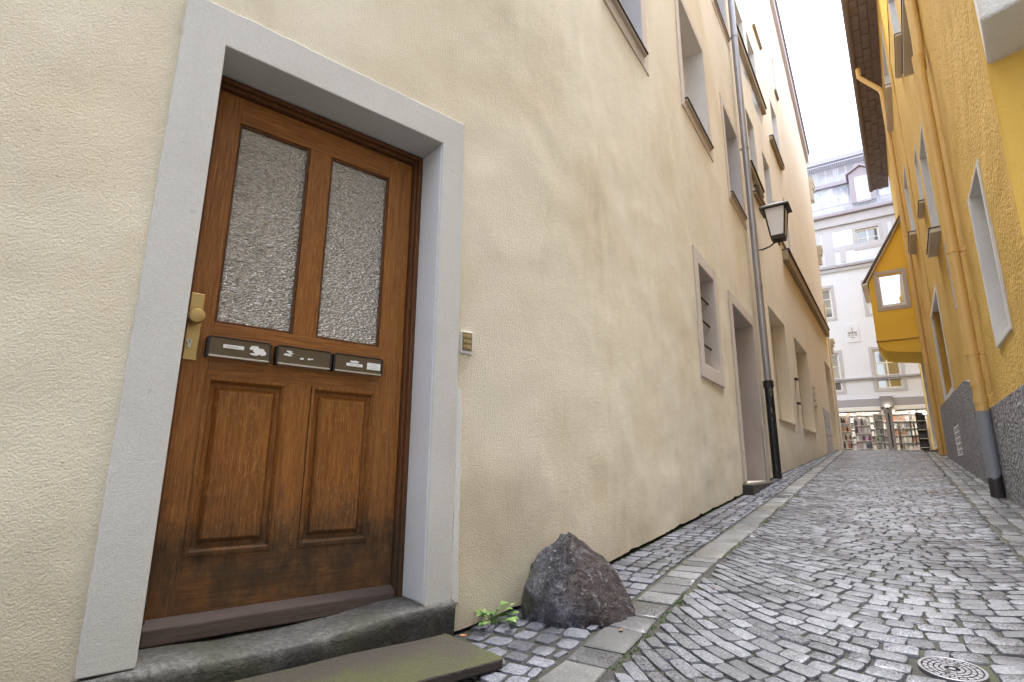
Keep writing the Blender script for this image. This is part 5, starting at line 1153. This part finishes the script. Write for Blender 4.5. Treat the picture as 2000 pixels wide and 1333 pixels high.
for _ in range(900):
    if rm.random() < .45: s_ = rm.uniform(1.2, 8); n_ = leftedge(s_) + abs(rm.gauss(0, .014)) + .006
    else: s_ = 1.2 + 5 * rm.random() ** 1.6; n_ = rm.choice([KL + rm.gauss(0, .01), gut(s_) + rm.gauss(0, .012), rm.gauss(.25, .25)])
    if nz(s_, n_, 0, 2.2) < 0.02 or np.hypot(s_ - MH[0], n_ - MH[1]) < MHR: continue
    z_ = g(s_) - .012; h_ = rm.uniform(.004, .011)
    for q in range(4):
        a_ = rm.uniform(0, 6.28); w_ = rm.uniform(.003, .007); b_ = (rm.gauss(0, .006), rm.gauss(0, .006))
        mo_.add([sn(s_ + b_[0] + w_ * math.cos(a_), n_ + b_[1] + w_ * math.sin(a_), z_), sn(s_ + b_[0] - w_ * math.cos(a_), n_ + b_[1] - w_ * math.sin(a_), z_), sn(s_ + b_[0] + rm.gauss(0, .003), n_ + b_[1], z_ + h_ + .006)], [(0, 1, 2)])
mo_ = mo_.build('moss', M['stem'], kind='stuff', label='short green moss growing in the joints between the setts', category='moss')

# =================================================================== MANHOLE COVER
mc = sn(MH[0], MH[1], g(MH[0]) - .002); mh = thing('manhole_cover', 'small round cast iron valve cover with ringed pattern set in the cobbles', 'manhole cover', mc)
tilt = math.atan((g(2.6) - g(2.0)) / .6)
MW = Matrix.Translation(Vector(mc)) @ Matrix.Rotation(tilt, 4, Vector((nB[0], nB[1], 0))) @ Matrix.Rotation(.5, 4, 'Z')
def ringm(mb, r0, r1, z0, z1, n_=48, a0=0, a1=2 * math.pi, mi=0):
    vs = []; fs = []; full = abs(a1 - a0 - 2 * math.pi) < 1e-6; m_ = n_ if full else n_ + 1
    for i in range(m_):
        t = a0 + (a1 - a0) * i / n_
        for r_, z_ in ((r0, z0), (r1, z0), (r1, z1), (r0, z1)): vs.append((math.cos(t) * r_, math.sin(t) * r_, z_))
    for i in range(n_):
        j = (i + 1) % m_
        for q in range(4): fs.append((i * 4 + q, i * 4 + (q + 1) % 4, j * 4 + (q + 1) % 4, j * 4 + q))
    if not full: fs += [(3, 2, 1, 0), tuple(n_ * 4 + q for q in range(4))]
    mb.add(vs, fs, mi)
m_ = MB(); m_.tube([(0, 0, -.05), (0, 0, -.004)], MHR - .004, 48); m_.build('cover_plate', M['manhole_dark'], mh, MW)
m_ = MB(); ringm(m_, MHR - .009, MHR, -.05, .004); m_.build('cover_rim', M['metal_manhole'], mh, MW, bevel=.0015)
for (r0, r1, n_, o) in ((.062, .073, 20, 0), (.048, .058, 16, .1), (.034, .044, 12, .2), (.020, .030, 8, .05)):
    m_ = MB()
    for i in range(n_): a = o + 2 * math.pi * i / n_; ringm(m_, r0, r1, -.006, .003, 4, a + .03, a + 2 * math.pi / n_ - .03)
    m_.build('raised_ring', M['metal_manhole'], mh, MW, kind='stuff')
m_ = MB(); ringm(m_, .0, .009, -.006, .003, 16); m_.build('cover_boss', M['metal_manhole'], mh, MW)
for sgn in (-1, 1): MB().box(sgn * .030 - .014, sgn * .030 + .014, -.006, .006, -.004, .0035).build('lifting_slot', M['manhole_dark'], mh, MW)
